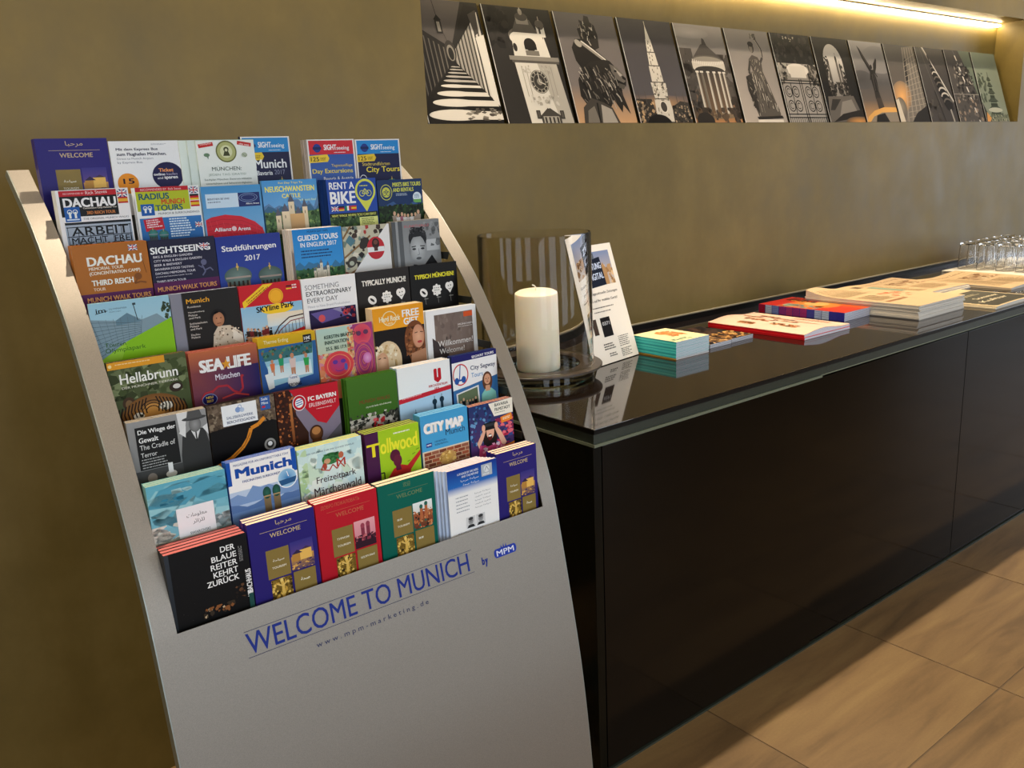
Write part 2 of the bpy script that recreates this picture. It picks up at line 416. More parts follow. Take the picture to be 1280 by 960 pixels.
# ------------------------------------------------------------------ hurricane lamp with candle
HX, HY = 1.339, 1.618
t = empty('hurricane_lamp', (HX, HY, CZ)); tag(t, 'tall clear glass hurricane cylinder on a dark ring and thick glass foot', 'candle holder')
link('glass_foot', lathe([(.0001, .0), (.130, 0), (.137, .005), (.137, .0255), (.105, .0255), (.100, .018), (.0001, .018)], 96), GLASSB, t)
link('ring_plate', lathe([(.103, .0262), (.157, .0262), (.158, .0275), (.158, .0312), (.157, .0322), (.103, .0322)], 96), RING, t)
link('glass_cylinder', lathe([(.1338, .0326), (.137, .0326), (.137, .3505), (.1364, .3525), (.1345, .3525), (.1338, .3505)], 128), GLASSC, t)
t = empty('pillar_candle', (HX, HY, CZ+.0185)); tag(t, 'thick ivory pillar candle standing inside the glass cylinder', 'candle')
link('wax', lathe([(.0001, 0), (.050, 0), (.053, .002), (.054, .008), (.0535, .178), (.052, .184), (.045, .188), (.02, .1895), (.0001, .189)], 72), CANDLE, t)
c = bpy.data.curves.new('wick', 'CURVE'); c.dimensions = '3D'; sp = c.splines.new('BEZIER'); sp.bezier_points.add(2)
for bp, co in zip(sp.bezier_points, ((0, 0, .188), (-.001, .0005, .198), (-.009, .002, .2035))):
    bp.co = co; bp.handle_left_type = bp.handle_right_type = 'AUTO'
c.bevel_depth = .0016; c.bevel_resolution = 3
o = bpy.data.objects.new('wick', c); me = bpy.data.meshes.new_from_object(o); bpy.data.objects.remove(o); link('wick', me, WICK, t)

# ------------------------------------------------------------------ brochure stand
PR = [(1.324, 1.533), (1.285, 1.474), (1.24, 1.41), (1.2, 1.367), (1.16, 1.327), (1.11, 1.281), (1.035, 1.228), (.965, 1.184), (.893, 1.146), (.813, 1.108), (.749, 1.085), (.656, 1.064), (.54, 1.041), (.44, 1.023), (.34, 1.010), (.236, 1.000), (.1, .991), (0, .988)]
PR = PR[::-1]
def prof(z):
    z = max(0, min(1.324, z))
    for i in range(len(PR)-1):
        if z <= PR[i+1][0]: break
    p0 = PR[max(i-1, 0)]; p1 = PR[i]; p2 = PR[i+1]; p3 = PR[min(i+2, len(PR)-1)]
    h = p2[0]-p1[0]; s = (z-p1[0])/h
    m1 = (p2[1]-p0[1])/(p2[0]-p0[0])*h if p2[0] != p0[0] else 0; m2 = (p3[1]-p1[1])/(p3[0]-p1[0])*h if p3[0] != p1[0] else 0
    if i == 0: m1 = p2[1]-p1[1]
    if i+2 >= len(PR): m2 = p2[1]-p1[1]
    return (2*s**3-3*s*s+1)*p1[1]+(s**3-2*s*s+s)*m1+(-2*s**3+3*s*s)*p2[1]+(s**3-s*s)*m2
SX0, SX1, OX0, OX1, LIP = .2386, .9186, .2675, .8905, .7255
stand = empty('brochure_stand', ((SX0+SX1)/2, 1.2, 0)); SO = Vector(((SX0+SX1)/2, 1.2, 0))
tag(stand, 'tall curved silver brochure stand with eight stepped rows of pockets', 'brochure stand')
def sheet(x0, x1, z0, z1, n, th=.0018):
    mb = MB(); zs = [z0+(z1-z0)*i/n for i in range(n+1)]; b = 0
    for z in zs:
        y = prof(z); d = (prof(z+.005)-prof(z-.005))/.01 if .01 < z < 1.315 else (prof(z)-prof(max(z-.01, 0)))/.01
        q = math.hypot(1, d); ny, nz = th/q, -th*d/q
        for x in (x0, x1): mb.v += [(x-SO.x, y-SO.y, z), (x-SO.x, y+ny-SO.y, z+nz)]
    for i in range(n):
        a = i*4; c = a+4
        mb.f += [(a, a+2, c+2, c), (a+1, c+1, c+3, a+3), (a, c, c+1, a+1), (a+2, a+3, c+3, c+2)]; mb.m += [0]*4
    mb.f += [(0, 1, 3, 2), (n*4, n*4+2, n*4+3, n*4+1)]; mb.m += [0]*2
    return mb
def smoothm(mb):
    me = mb.mesh(smooth=True); me.set_sharp_from_angle(angle=math.radians(30)); return me
link('front_panel', smoothm(sheet(SX0+.0003, SX1-.0003, 0, LIP, 26)), SILVER, stand)
link('curved_frame', smoothm(sheet(SX0+.0003, OX0, LIP, 1.324, 30)), SILVER, stand)
link('curved_frame', smoothm(sheet(OX1, SX1-.0003, LIP, 1.324, 30)), SILVER, stand)
def flange(x, dep=.021):
    mb = MB(); n = 50
    for i in range(n+1):
        z = 1.324*i/n; y = prof(z)
        for X in (x, x+.0015): mb.v += [(X-SO.x, y+.0004-SO.y, z), (X-SO.x, y+dep-SO.y, max(0, z-dep*.35*(i/n)))]
    for i in range(n):
        a = i*4; c = a+4
        mb.f += [(a, c, c+1, a+1), (a+2, a+3, c+3, c+2), (a, a+2, c+2, c), (a+1, c+1, c+3, a+3)]; mb.m += [0]*4
    return mb
link('side_flange', smoothm(flange(SX0-.0012)), SILVERE, stand)
link('side_flange', smoothm(flange(SX1-.0003)), SILVERE, stand)
ROWS = dict(A=(1.46, 1.361), B=(1.396, 1.289), C=(1.344, 1.212), D=(1.294, 1.137), E=(1.246, 1.06), F=(1.19, .987), G=(1.14, .911), H=(1.09, .84))
for k, (y, z) in ROWS.items():
    zf = z-.150; yb = y+(.0465 if k not in 'FGH' else .0445)
    hh = zf+.11 if k != 'A' else zf+.055
    mb = MB().box(OX0-SO.x, y-.0035-SO.y, zf-.0012, OX1-SO.x, yb+.001-SO.y, zf)
    mb.box(OX0-SO.x, yb-SO.y, zf, OX1-SO.x, yb+.001-SO.y, hh)
    link('pocket_tray', mb.mesh(), TRAYM, stand)
    # side cheeks carrying the tray to the frame
    for x in (OX0-.0016, OX1):
        mb = MB(); yf = prof(zf+.02)+.0015; P = [(yf, zf-.0012), (yb+.001, zf-.0012), (yb+.001, zf+.012), (prof(zf+.012)+.002, zf+.012)]
        P = [(a-SO.y, b) for a, b in P]
        X0, X1 = x-SO.x, x+.0015-SO.x
        mb.v = [(X0, a, b) for a, b in P]+[(X1, a, b) for a, b in P]
        mb.f = [(0, 1, 2, 3), (7, 6, 5, 4)]+[(i, i+4, (i+1) % 4+4, (i+1) % 4) for i in range(4)]; mb.m = [0]*6
        link('tray_cheek', mb.mesh(), TRAYM, stand)
link('back_board', MB().box(.36-SO.x, 1.515-SO.y, 0, .79-SO.x, 1.522-SO.y, 1.24).mesh(), SILVERE, stand)
link('foot_plate', MB().box(SX0+.004-SO.x, .995-SO.y, 0, SX1-.004-SO.x, 1.53-SO.y, .004).mesh(), SILVERE, stand)
for x in (.42, .73):
    mb = MB()
    for k, (y, z) in ROWS.items():
        zf = z-.150; mb.box(x-SO.x, y+.04-SO.y, zf-.0142, x+.02-SO.x, 1.515-SO.y, zf-.0012)
    link('tray_bracket', mb.mesh(), SILVERE, stand)
# lettering on the curved front, in millimetres from x = SX0, downwards from the lip
A = Art(680, 700, .0002); BL = '#27398c'; DK = '#33375c'
A.t('WELCOME TO MUNICH', 113, 30.6, 371, 29.5, BL, .005)
A.r(112, 27.6, 380, .7, DK); A.r(112, 63.2, 380, .7, DK)
A.t('w w w . m p m - m a r k e t i n g . d e', 209, 77.4, 190, 9.6, '#3a4066', .002)
A.t('b', 509, 46, 5.5, 12.5, BL, .03); A.t('y', 515, 50, 6, 13, BL, .03)
A.r(538.5, 41.5, 39, 14.5, '#2a43a8'); A.e(540, 48.8, 5, 7.2, '#2a43a8'); A.e(576.5, 48.8, 5, 7.2, '#2a43a8')
for i in (-1, 0, 1): A.p([(556+i*4.5-1.6, 42), (556+i*5.6, 36.2-(.8 if i == 0 else 0)), (556+i*4.5+1.6, 42)], '#2a43a8')
A.t('MPM', 540, 44.5, 36, 9, '#d7dcea', .02)
def onfront(x, y, k):
    z = LIP-y/1000; return (SX0+x/1000-SO.x, prof(z)-.0003-k-SO.y, z)
tag(link('lettering', A.mesh('lettering', onfront), INK, stand), 'blue lettering WELCOME TO MUNICH by MPM')

# ------------------------------------------------------------------ brochure covers (100 mm wide design grid, y down from the top edge)
UKc = ['#2a3a7a', '#ffffff', '#c8202c']
def uk(A, x, y, w, h):
    A.r(x, y, w, h, UKc[0]); A.ln([(x, y), (x+w, y+h)], h*.16, UKc[1]); A.ln([(x, y+h), (x+w, y)], h*.16, UKc[1])
    A.r(x+w*.4, y, w*.2, h, UKc[1]); A.r(x, y+h*.36, w, h*.28, UKc[1]); A.r(x+w*.45, y, w*.1, h, UKc[2]); A.r(x, y+h*.42, w, h*.16, UKc[2])
def tri(A, x, y, w, h, a, b, c, vert=0):
    for i, q in enumerate((a, b, c)):
        if vert: A.r(x+w*i/3, y, w/3, h, q)
        else: A.r(x, y+h*i/3, w, h/3, q)
def castle(A, x, y, w, h, c='#cfc6ae', r='#6b6f78'):
    for fx, fw, ft in ((.05, .14, .35), (.22, .2, .25), (.42, .16, .0), (.58, .2, .35), (.8, .14, .15)):
        A.r(x+w*fx, y+h*(ft+.15), w*fw, h*(.85-ft), c, mixc(c, '#8a7f6a', .5)); A.p([(x+w*(fx-.01), y+h*(ft+.16)), (x+w*(fx+fw/2), y+h*(ft-.06)), (x+w*(fx+fw+.01), y+h*(ft+.16))], r)
        A.r(x+w*(fx+fw*.4), y+h*(ft+.26), w*.02, h*.08, '#5f5a52')
def dome(A, cx, y, w, h, c='#4f7f74', b='#8c7a68'):
    A.r(cx-w*.42, y+h*.38, w*.84, h*.62, b, mixc(b, '#3c342c', .5)); A.e(cx, y+h*.36, w*.5, h*.26, c, mixc(c, '#20302c', .4)); A.r(cx-w*.45, y+h*.37, w*.9, h*.05, mixc(b, '#ffffff', .3))
    A.ln([(cx, y), (cx, y+h*.2)], w*.04, '#c8b070'); A.e(cx, y+h*.1, w*.05, w*.05, '#d8b860')
    for k in range(5): A.r(cx-w*.36+k*w*.16, y+h*.5, w*.07, h*.14, '#40352c')
def crowd(A, x, y, w, h, n, cols, skin='#d8b090'):
    for i in range(n):
        cx = x+w*(i+.5)/n+A.rnd.uniform(-1, 1); hh = h*A.rnd.uniform(.75, 1); c = A.rnd.choice(cols)
        A.p([(cx-hh*.16, y+h-hh*.75), (cx+hh*.16, y+h-hh*.75), (cx+hh*.12, y+h-hh*.35), (cx-hh*.12, y+h-hh*.35)], c)
        A.p([(cx-hh*.11, y+h-hh*.36), (cx+hh*.11, y+h-hh*.36), (cx+hh*.09, y+h), (cx+hh*.02, y+h), (cx, y+h-hh*.25), (cx-hh*.03, y+h), (cx-hh*.1, y+h)], skin)
        A.e(cx, y+h-hh*.87, hh*.09, hh*.12, skin)
ARH, ARS, ARSH = '\ufe8e\ufe92\ufea3\ufeae\ufee3', '\ufe94\ufea3\ufe8e\ufef4\ufeb3', '\ufe94\ufea4\ufebb'
def welcome(bg, hi, s1, s2, pic, ar=True):
    def f(A):
        g = '#8d7a45'; gl = '#c9b48a' if ar else mixc(bg, '#c9a868', .55)
        A.r(0, 0, 100, 148, bg, mixc(bg, '#000000', .08))
        A.t(hi, *((41, 4, 24, 8.5) if ar else ((9, 5, 62, 6.5) if len(hi) > 3 else (44, 4, 13, 8))), gl)
        A.r(17, 17, 71, .5, gl); A.t('WELCOME', 31, 21, 46, 6.6, gl, .01)
        A.r(22, 45, 34, 43, g); A.t(s1, 31 if ar else 29, 60, 17 if ar else (20 if len(s1) > 3 else 9), 4.6 if ar else 3.2, '#f4efe0', .01); A.t('TOURISM', 29, 71, 21, 3.2, '#f1ead8', .01)
        A.r(58, 43, 35, 43, *pic[:2])
        if pic[2] == 'night':
            A.r(58, 65, 35, 21, '#c99a52', '#5a4a6a'); A.r(60, 62, 16, 11, '#b98a44'); A.r(72, 58, 18, 15, '#e8bd66'); A.p([(60, 62), (68, 56), (76, 62)], '#3c3050'); A.p([(74, 58), (82, 54), (90, 58)], '#4c3a58')
            A.nz(58, 73, 35, 13, ['#8d6a50', '#4c3f68', '#e0b060', '#6b5560'], 60, 1.6, 1.8)
        elif pic[2] == 'rose':
            A.r(58, 70, 35, 16, '#3a2030'); A.r(69, 52, 6, 24, '#8a3c50'); A.r(78, 51, 6, 25, '#8a3c50'); A.e(72, 52, 3.4, 4, '#a04a5c'); A.e(81, 51, 3.4, 4, '#a04a5c'); A.nz(58, 66, 35, 10, ['#5a2c40', '#c46a70', '#30202c'], 50, 2)
        else:
            A.r(58, 60, 35, 26, '#a8603c', '#5c4030'); A.nz(58, 56, 35, 30, ['#2c6a60', '#c47848', '#d8a070', '#3c2c28', '#8a4030'], 90, 2.2); A.r(70, 52, 5, 20, '#b87048'); A.r(79, 49, 5, 24, '#b87048'); A.e(72.5, 51, 3, 3.5, '#2f6b60'); A.e(81.5, 48, 3, 3.5, '#2f6b60')
        A.r(25, 90, 31, 40, '#7a6228'); A.nz(25, 90, 31, 40, ['#c9a24a', '#6a5422', '#8f7434', '#e2c26a', '#3c3018'], 120, 2.4); A.ln([(40, 92), (42, 99), (41, 128)], 4.5, '#dcb860'); A.e(40.5, 92.5, 2.4, 2.6, '#e8cb78'); A.ln([(33, 96), (41, 101), (50, 95)], 2, '#e0c070')
        A.r(59, 88, 34, 42, g); A.t(s2, 69 if ar else 64, 98, 14 if ar else (24 if len(s2) > 3 else 9), 5 if ar else 3.4, '#f4efe0', .01)
    return f
NIGHT = ('#3d3a88', '#7a5c96', 'night')
WP = welcome('#332a7c', ARH, ARS, ARSH, NIGHT)
def a_express(A):
    A.r(0, 0, 100, 148, '#f3f2f2'); A.t('Mit dem Express Bus', 9, 10.5, 60, 5, '#252a4a', .025); A.t('zum Flughafen München.', 9, 17.5, 72, 6, '#252a4a', .025)
    A.t('Direct to Munich Airport', 9, 25, 52, 4, '#7c8090'); A.t('by Express Bus.', 9, 30.6, 36, 4, '#7c8090')
    A.bars(60, 4.5, 28, 2.4, 2, '#b0b4bc'); A.e(20, 64, 15, 15.5, '#e8962a'); A.t('15', 13, 56.5, 16, 8, '#2a2030', .03)
    A.e(79, 54, 23, 21, '#262350'); A.t('Ticket', 66, 42.5, 22, 5.5, '#f0a060', .03); A.t('online', 58, 49.5, 17, 4.2, '#ffffff', .03); A.t('kaufen', 77, 49.5, 16, 4, '#b8b0c8'); A.t('und', 63, 55.5, 8, 3.6, '#ffffff'); A.t('sparen', 73, 55.5, 20, 5, '#ffffff', .03)
def a_map(A):
    A.r(0, 0, 100, 148, '#eef0e9'); A.r(0, 0, 100, .8, '#a9c4b0'); A.p([(3, 7), (28, 3.5), (29, 9.5), (4, 13)], '#c9302c'); A.t('Stadtplan', 6, 6.2, 20, 3.6, '#f2c8c0', .02, 7)
    A.p([(71, 2), (95, 6), (94, 12), (70, 8)], '#c9302c'); A.t('city map', 74, 5, 18, 4, '#f4d8d0', .02, -9)
    A.e(50, 19, 18, 17.5, '#75763c'); A.e(50, 19, 15.8, 15.3, '#b9ba7c'); A.e(50, 19, 10.5, 10.2, '#dadbb0'); A.e(50, 15.5, 4.5, 4, '#4a4c28'); A.p([(44, 26), (47, 18), (53, 18), (56, 26)], '#4a4c28'); A.e(50, 16.6, 2.3, 2.4, '#dcd9b4')
    A.e(16, 24, 5, 3, '#6c8a6c'); A.p([(15, 26), (19, 25), (18, 31)], '#7d9079'); A.e(81, 25, 5, 4, '#b4bca4'); A.ln([(78, 23), (82, 28), (85, 25)], .8, '#7f8c74')
    A.t('MÜNCHEN:', 22, 42, 51, 7.6, '#46584a'); A.t('JEDEN TAG GRATIS!', 15, 54, 65, 4.6, '#a3b0a2'); A.t('Stadtplan München Zentrum inklusive', 7, 62, 82, 3.8, '#5a6a5e'); A.t('Unterhaltsam und Sehenswürdigkeiten', 9, 68.5, 80, 3.8, '#5a6a5e')
def gray_line(top, t1, t2, t3, t4, bg, mun=0):
    def f(A):
        A.r(0, 0, 100, 148, '#ece8e4'); A.r(3, 2, 94, 24, top); A.r(3, 26, 94, 122, bg, mixc(bg, '#8fb4d8', .35) if not mun else bg)
        A.e(20, 15, 8, 7.5, '#2a3f8c'); A.r(11, 13, 18, 4.4, '#1c2a60'); A.t('SIGHT', 34, 9, 27, 9.5, '#ffffff', .025); A.t('seeing', 61, 12, 27, 8.5, '#e6eef6', .01); A.bars(55, 22.3, 32, 2, 1, '#dce4ee')
        A.p([(2, 28), (40, 26), (44, 33), (40, 39), (2, 40)], '#e9c93c'); A.t('125', 5, 30, 17, 7.5, '#2a2420', .02); A.bars(25, 31, 14, 6, 3, '#9a7c20')
        for s, x, y, w, h, c, b in (t1, t2, t3, t4): A.t(s, x, y, w, h, c, b)
        if mun: A.o(12, 72, 8, 9, 1.1, '#e8e8f0'); A.bars(6, 69, 12, 6, 3, '#e8e8f0')
        dome(A, 76, 68, 26, 40, '#3f9c8c', '#8a7a68') if mun else A.mtn(3, 84, 94, 30, '#5f7ea8')
    return f
a_munich = gray_line('#3490cc', ('Munich', 23, 38, 66, 15, '#ffffff', .02), ('Bavaria', 26, 57, 32, 7.5, '#f2f2f6', .01), ('2017', 62, 56, 22, 8, '#8d90a8', 0), ('', 0, 0, 1, 1, '#ffffff', 0), '#232448', 1)
a_day = gray_line('#cf2f3a', ('Tagesausflüge', 47, 43, 45, 6, '#e8d060', 0), ('Day Excursions', 6, 51, 86, 10, '#f2dc50', .012), ('Bavaria & Austria', 28, 65, 64, 6.6, '#f4f6fa', .012), ('2017', 68, 74, 26, 6.5, '#a8c0d8', 0), '#3a5ea6')
a_city = gray_line('#2f8fd0', ('Stadtrundfahrten', 12, 41, 62, 6, '#e8d060', 0), ('City Tours', 20, 49, 76, 13, '#f2dc50', .012), ('', 0, 0, 1, 1, '#ffffff', 0), ('', 0, 0, 1, 1, '#ffffff', 0), '#23264e', 1)
def b_dachau(A):
    A.r(0, 0, 100, 148, '#f1f1f1'); A.r(4, 1, 79, 8, '#c02630'); A.t('RECOMMENDED BY', 10, 4, 28, 2.4, '#f0d0d0'); A.t('Rick Steves', 40, 2.6, 30, 4.6, '#f8e0e0', 0, 2)
    A.r(4, 9, 79, 29, '#191919'); A.t('DACHAU', 8, 11.5, 73, 13.5, '#f6f6f6', .035); A.t('Concentration Camp Memorial Tour', 34, 25.3, 47, 3, '#f0e8dc', .01); A.t('3RD REICH TOUR', 38, 31, 40, 4.6, '#d58a4a', .02)
    A.r(8, 24, 21, 21, '#2463b0'); [A.o(15+i*7.5, 31, 3.4, 3.4, .9, '#e8f0fa') for i in (0, 1)]; [A.r(13.5+i*7.5, 31, 3, 9, '#e8f0fa') for i in (0, 1)]; A.r(10, 41, 17, 2, '#cfe0f4')
    uk(A, 84, 2, 14, 11); A.r(84, 13, 14, 9, '#e9b43c'); A.r(84, 13, 14, 2.3, '#c22a2c'); A.r(84, 19.7, 14, 2.3, '#c22a2c')
    A.t('THE ORIGINAL MUNICH WALKS', 32, 40.5, 64, 2.6, '#6c7078'); A.r(6, 47, 92, 40, '#aebccb', '#8c9cae'); A.r(6, 46, 92, 3.4, '#23272c'); A.r(7, 52.5, 90, 1.2, '#15181c'); A.r(7, 66, 90, 1.2, '#15181c')
    for x in (8, 22, 38, 54, 70, 82, 95): A.r(x, 52, .8, 34, '#15181c')
    A.t('ARBEIT', 13, 53.5, 80, 12, '#15181c', .01); A.t('MACHT  FREI', 12, 68, 84, 9, '#15181c', .01); A.nz(8, 77, 88, 9, ['#3a4038', '#6a7468', '#20241f'], 60, 3)
def b_radius(A):
    A.r(0, 0, 100, 148, '#eef0ee'); A.r(2, 0, 81, 6.5, '#c02630'); A.t('RECOMMENDED BY  Rick Steves', 10, 2, 62, 3.2, '#f4d4d4'); A.r(2, 6.5, 81, 29, '#b9c42c'); A.t('RADIUS', 6, 9, 46, 9.5, '#1f6070', .03); A.t('MUNICH', 39, 18.5, 36, 8, '#cf4a26', .03); A.t('TOURS', 29, 27, 42, 9, '#1f6070', .03)
    A.r(7, 25, 20, 17, '#2463b0'); [A.o(13.5+i*7, 31, 3.2, 3.2, .9, '#e8f0fa') for i in (0, 1)]; [A.r(12+i*7, 31, 3, 7, '#e8f0fa') for i in (0, 1)]
    uk(A, 84, 2, 14, 10); tri(A, 84, 13, 14, 9, '#222222', '#c8202c', '#e8c030'); A.r(84, 23, 14, 9, '#c8202c'); A.r(84, 25.5, 14, 4, '#e8c030')
    A.t('MUNICH & SURROUNDINGS', 32, 38.5, 64, 3, '#5c6068'); A.r(3, 46, 95, 34, '#3a7fc0', '#2f6eac'); A.p([(8, 48), (37, 45), (39, 63), (10, 66)], '#c8283a'); A.bars(12, 49, 24, 13, 4, '#f6d8dc', rot=3)
    dome(A, 20, 60, 15, 26, '#4f9a90', '#5a6a78'); dome(A, 36, 62, 15, 26, '#4f9a90', '#5a6a78'); A.bars(47, 48, 38, 30, 8, '#d8e8f6'); uk(A, 87, 56, 11, 8)
def b_arena(A):
    A.r(0, 0, 100, 148, '#4a96cc', '#9cc8e6'); A.r(6, 12, 54, 22, '#cfe2f0'); A.r(60, 12, 37, 22, '#26326e'); A.o(77, 20, 16, 7, .7, '#8fa8cc'); A.o(77, 20, 12, 4.5, .5, '#8fa8cc'); A.t('BESUCHEN SIE UNS!', 9, 18.5, 36, 3, '#4a5a74', .02); A.bars(9, 24, 26, 3, 1, '#7a8aa0'); A.t('Allianz Arena', 72, 28.3, 23, 2.6, '#e8eef8', .02)
    P = [(2, 100), (2, 52), (12, 48), (35, 45), (62, 49), (84, 59), (96, 70), (99, 80), (99, 148), (2, 148)]; A.p(P, '#d02a3c')
    for i in range(7): A.ln([(4, 56+i*7), (30, 52+i*7), (62, 56+i*7), (96, 72+i*5)], .5, '#a01e30')
    for i in range(9): A.ln([(8+i*11, 52+i*2), (16+i*10, 90)], .4, '#e0505c')
    A.t('Allianz', 14, 65, 28, 6, '#f8f0f0', .02); A.e(47, 68, 4, 4, '#f0d0d4'); A.t('Arena', 53, 66, 22, 6, '#f8f0f0', .02)
def b_castle(A):
    A.r(0, 0, 100, 148, '#4f9ad4', '#9cc2de'); A.t('Fun Day Trips To', 30, 3, 44, 4.2, '#f0e040', .01); A.t('NEUSCHWANSTEIN', 5, 10, 90, 9, '#f0e860', .02); A.t('CASTLE', 34, 22.5, 34, 7, '#f0e860', .02); A.t('The Romantic Road', 62, 32, 34, 3.6, '#d8ecb0')
    A.mtn(0, 24, 100, 30, '#5f83ac', 11, 5); A.mtn(0, 36, 100, 24, '#3f6a8c', 13, 9); A.r(0, 52, 100, 96, '#4c6c44', '#2f4a2c'); A.nz(0, 50, 100, 45, ['#3c5a34', '#5f7f4c', '#2a4428', '#7f9a5c'], 160, 4)
    castle(A, 16, 26, 66, 62, '#ddd0b4', '#5c6070'); A.r(45, 56, 26, 30, '#c9a878', '#a08058')
def b_rent(A):
    A.r(0, 0, 100, 148, '#2850a8'); A.t('RENT A', 5, 5, 50, 12, '#f4f6fa', .02); A.t('BIKE', 5, 21, 51, 21, '#f4f6fa', .03)
    A.e(77, 22, 21, 21, '#d9dc5a'); A.p([(61, 35), (93, 35), (77, 58)], '#d9dc5a'); A.e(77, 22, 17, 17, '#274f9c'); A.o(70, 26, 5.5, 5.5, 1.1, '#d9dc5a'); A.o(84, 26, 5.5, 5.5, 1.1, '#d9dc5a'); A.ln([(70, 26), (76, 18), (84, 26), (77, 27), (70, 26)], 1.2, '#d9dc5a'); A.ln([(76, 18), (77, 27)], 1.1, '#d9dc5a'); A.bars(66, 12, 22, 3, 1, '#d9dc5a')
    uk(A, 6, 46, 13, 8); tri(A, 20, 46, 11, 8, '#181818', '#c8202c', '#e8c030'); tri(A, 33, 46, 11, 8, '#2a8a4a', '#ffffff', '#c8202c', 1); A.r(45, 46, 11, 8, '#c8202c'); A.r(45, 48.5, 11, 3, '#e8c030')
    A.r(1, 58, 98, 8, '#20281c'); A.t('WHY WALK WHEN YOU CAN BIKE?', 5, 60, 90, 4.4, '#dfe070', .02); A.r(1, 66, 98, 82, '#37502c', '#22301c'); A.nz(1, 64, 98, 34, ['#2a4420', '#4f6a34', '#182814', '#5f7a48'], 130, 4); A.r(60, 67, 38, 24, '#e6e890'); A.bars(64, 69, 28, 18, 6, '#8a9050')
def b_mike(A):
    A.r(0, 0, 100, 148, '#1f3a66'); A.o(19, 22, 13, 14, 1.3, '#c9cc58'); A.e(19, 22, 9, 9, '#c9cc58'); A.o(15, 24, 4, 4, 1, '#1f3a66'); A.o(23, 24, 4, 4, 1, '#1f3a66'); A.ln([(15, 24), (19, 17), (23, 24)], 1.1, '#1f3a66')
    A.t("MIKE'S BIKE TOURS", 34, 5, 63, 7.6, '#d9dc5c', .02); A.t('AND RENTALS', 34, 15, 46, 7, '#d9dc5c', .02); A.bars(40, 25, 30, 5, 2, '#aebccc'); A.e(87, 33, 9.5, 9, '#dce8ee'); A.r(78, 37, 18, 6, '#78b060'); A.bars(81, 28, 12, 7, 3, '#6a90b0')
    A.mtn(0, 38, 100, 14, '#3f6090', 9, 2); A.r(0, 46, 100, 102, '#20321a', '#3a4a28'); A.nz(0, 44, 100, 44, ['#1a2c14', '#2f4a22', '#0f1c0c', '#3c5a2c'], 170, 4); crowd(A, 30, 55, 60, 34, 8, ['#d8d0cc', '#b07080', '#e8e4e0', '#a89888'])
def c_dachau(A):
    A.r(0, 0, 100, 148, '#b4702a'); A.t('DACHAU', 17, 17, 74, 13, '#f6efe6', .035); uk(A, 74, 4, 12, 8); A.t('MEMORIAL TOUR', 18, 31.5, 46, 4.6, '#f6e6d2', .02); A.t('(CONCENTRATION CAMP)', 18, 38, 68, 6, '#f6e6d2', .02); A.t('THIRD REICH', 19, 50, 56, 8, '#f8f0e4', .03); A.t('TOUR', 20, 61, 16, 4.4, '#efd8bc', .02)
    A.ln([(90, 20), (94, 46)], .7, '#7a4a20'); A.e(82, 50, 5, 5, '#8a5424'); A.ln([(80, 54), (76, 60), (84, 58), (92, 60)], 2.4, '#8a5424'); A.r(0, 69, 100, 79, '#5e2358'); A.t('MUNICH WALK TOURS', 10, 74, 86, 7, '#e2a464', .02)
def c_sight(A):
    A.r(0, 0, 100, 148, '#272640'); A.t('SIGHTSEEING', 2, 10, 90, 10, '#f4f2f2', .03); uk(A, 76, 9, 13, 8)
    for i, (s, w) in enumerate((('BIKE & ENGLISH GARDEN', 58), ('CITY WALK & ENGLISH GARDEN', 72), ('BEER & BREWERY', 41), ('BAVARIAN FOOD TASTING', 58), ('DACHAU MEMORIAL TOUR', 60), ('(CONCENTRATION CAMP TOUR)', 54), ('THIRD REICH TOUR', 44))):
        A.t(s, 5, 22.5+i*6.1, w, 3.4 if i != 5 else 2, '#e0dce4', .01)
    A.e(79, 38, 4.5, 4.5, '#6a6c8a'); A.ln([(76, 42), (80, 52), (75, 58)], 2.2, '#6a6c8a'); A.ln([(80, 50), (88, 47), (92, 52)], 2, '#6a6c8a'); A.ln([(76, 46), (70, 42)], 1.6, '#6a6c8a'); A.r(0, 62, 100, 86, '#5e2358'); A.t('MUNICH WALK TOURS', 5, 69, 90, 7, '#e2a464', .02)
def c_stadt(A):
    A.r(0, 0, 100, 148, '#2b3c92', '#3a5ab0'); A.t('Stadtführungen', 8, 14, 84, 11.5, '#f4f4f8', .015); A.t('2017', 41, 31, 24, 8.5, '#f4f4f8', .015); dome(A, 28, 42, 42, 56, '#7c948c', '#8c7868'); dome(A, 78, 46, 38, 54, '#6f867e', '#806c5c')
def c_guided(A):
    A.r(0, 0, 100, 148, '#1f8ad2', '#5ab0e4'); A.t('MUNICH DAY TRIPS', 30, 3, 42, 3.4, '#123a66', .01); A.t('GUIDED TOURS', 10, 10, 82, 9, '#eef6fc', .03); A.t('IN ENGLISH 2017', 14, 22, 74, 7.5, '#eef6fc', .02); A.bars(14, 35, 72, 15, 3, '#14386a', fill=.4)
    A.mtn(0, 52, 100, 18, '#3f7ca4', 11, 4); A.r(0, 66, 100, 82, '#3c6640', '#2c4a28'); A.nz(0, 64, 100, 40, ['#2f5a34', '#4f7f4c', '#234224', '#8f9a5c'], 110, 4); castle(A, 34, 52, 36, 34, '#e4dcc8', '#6c7480')
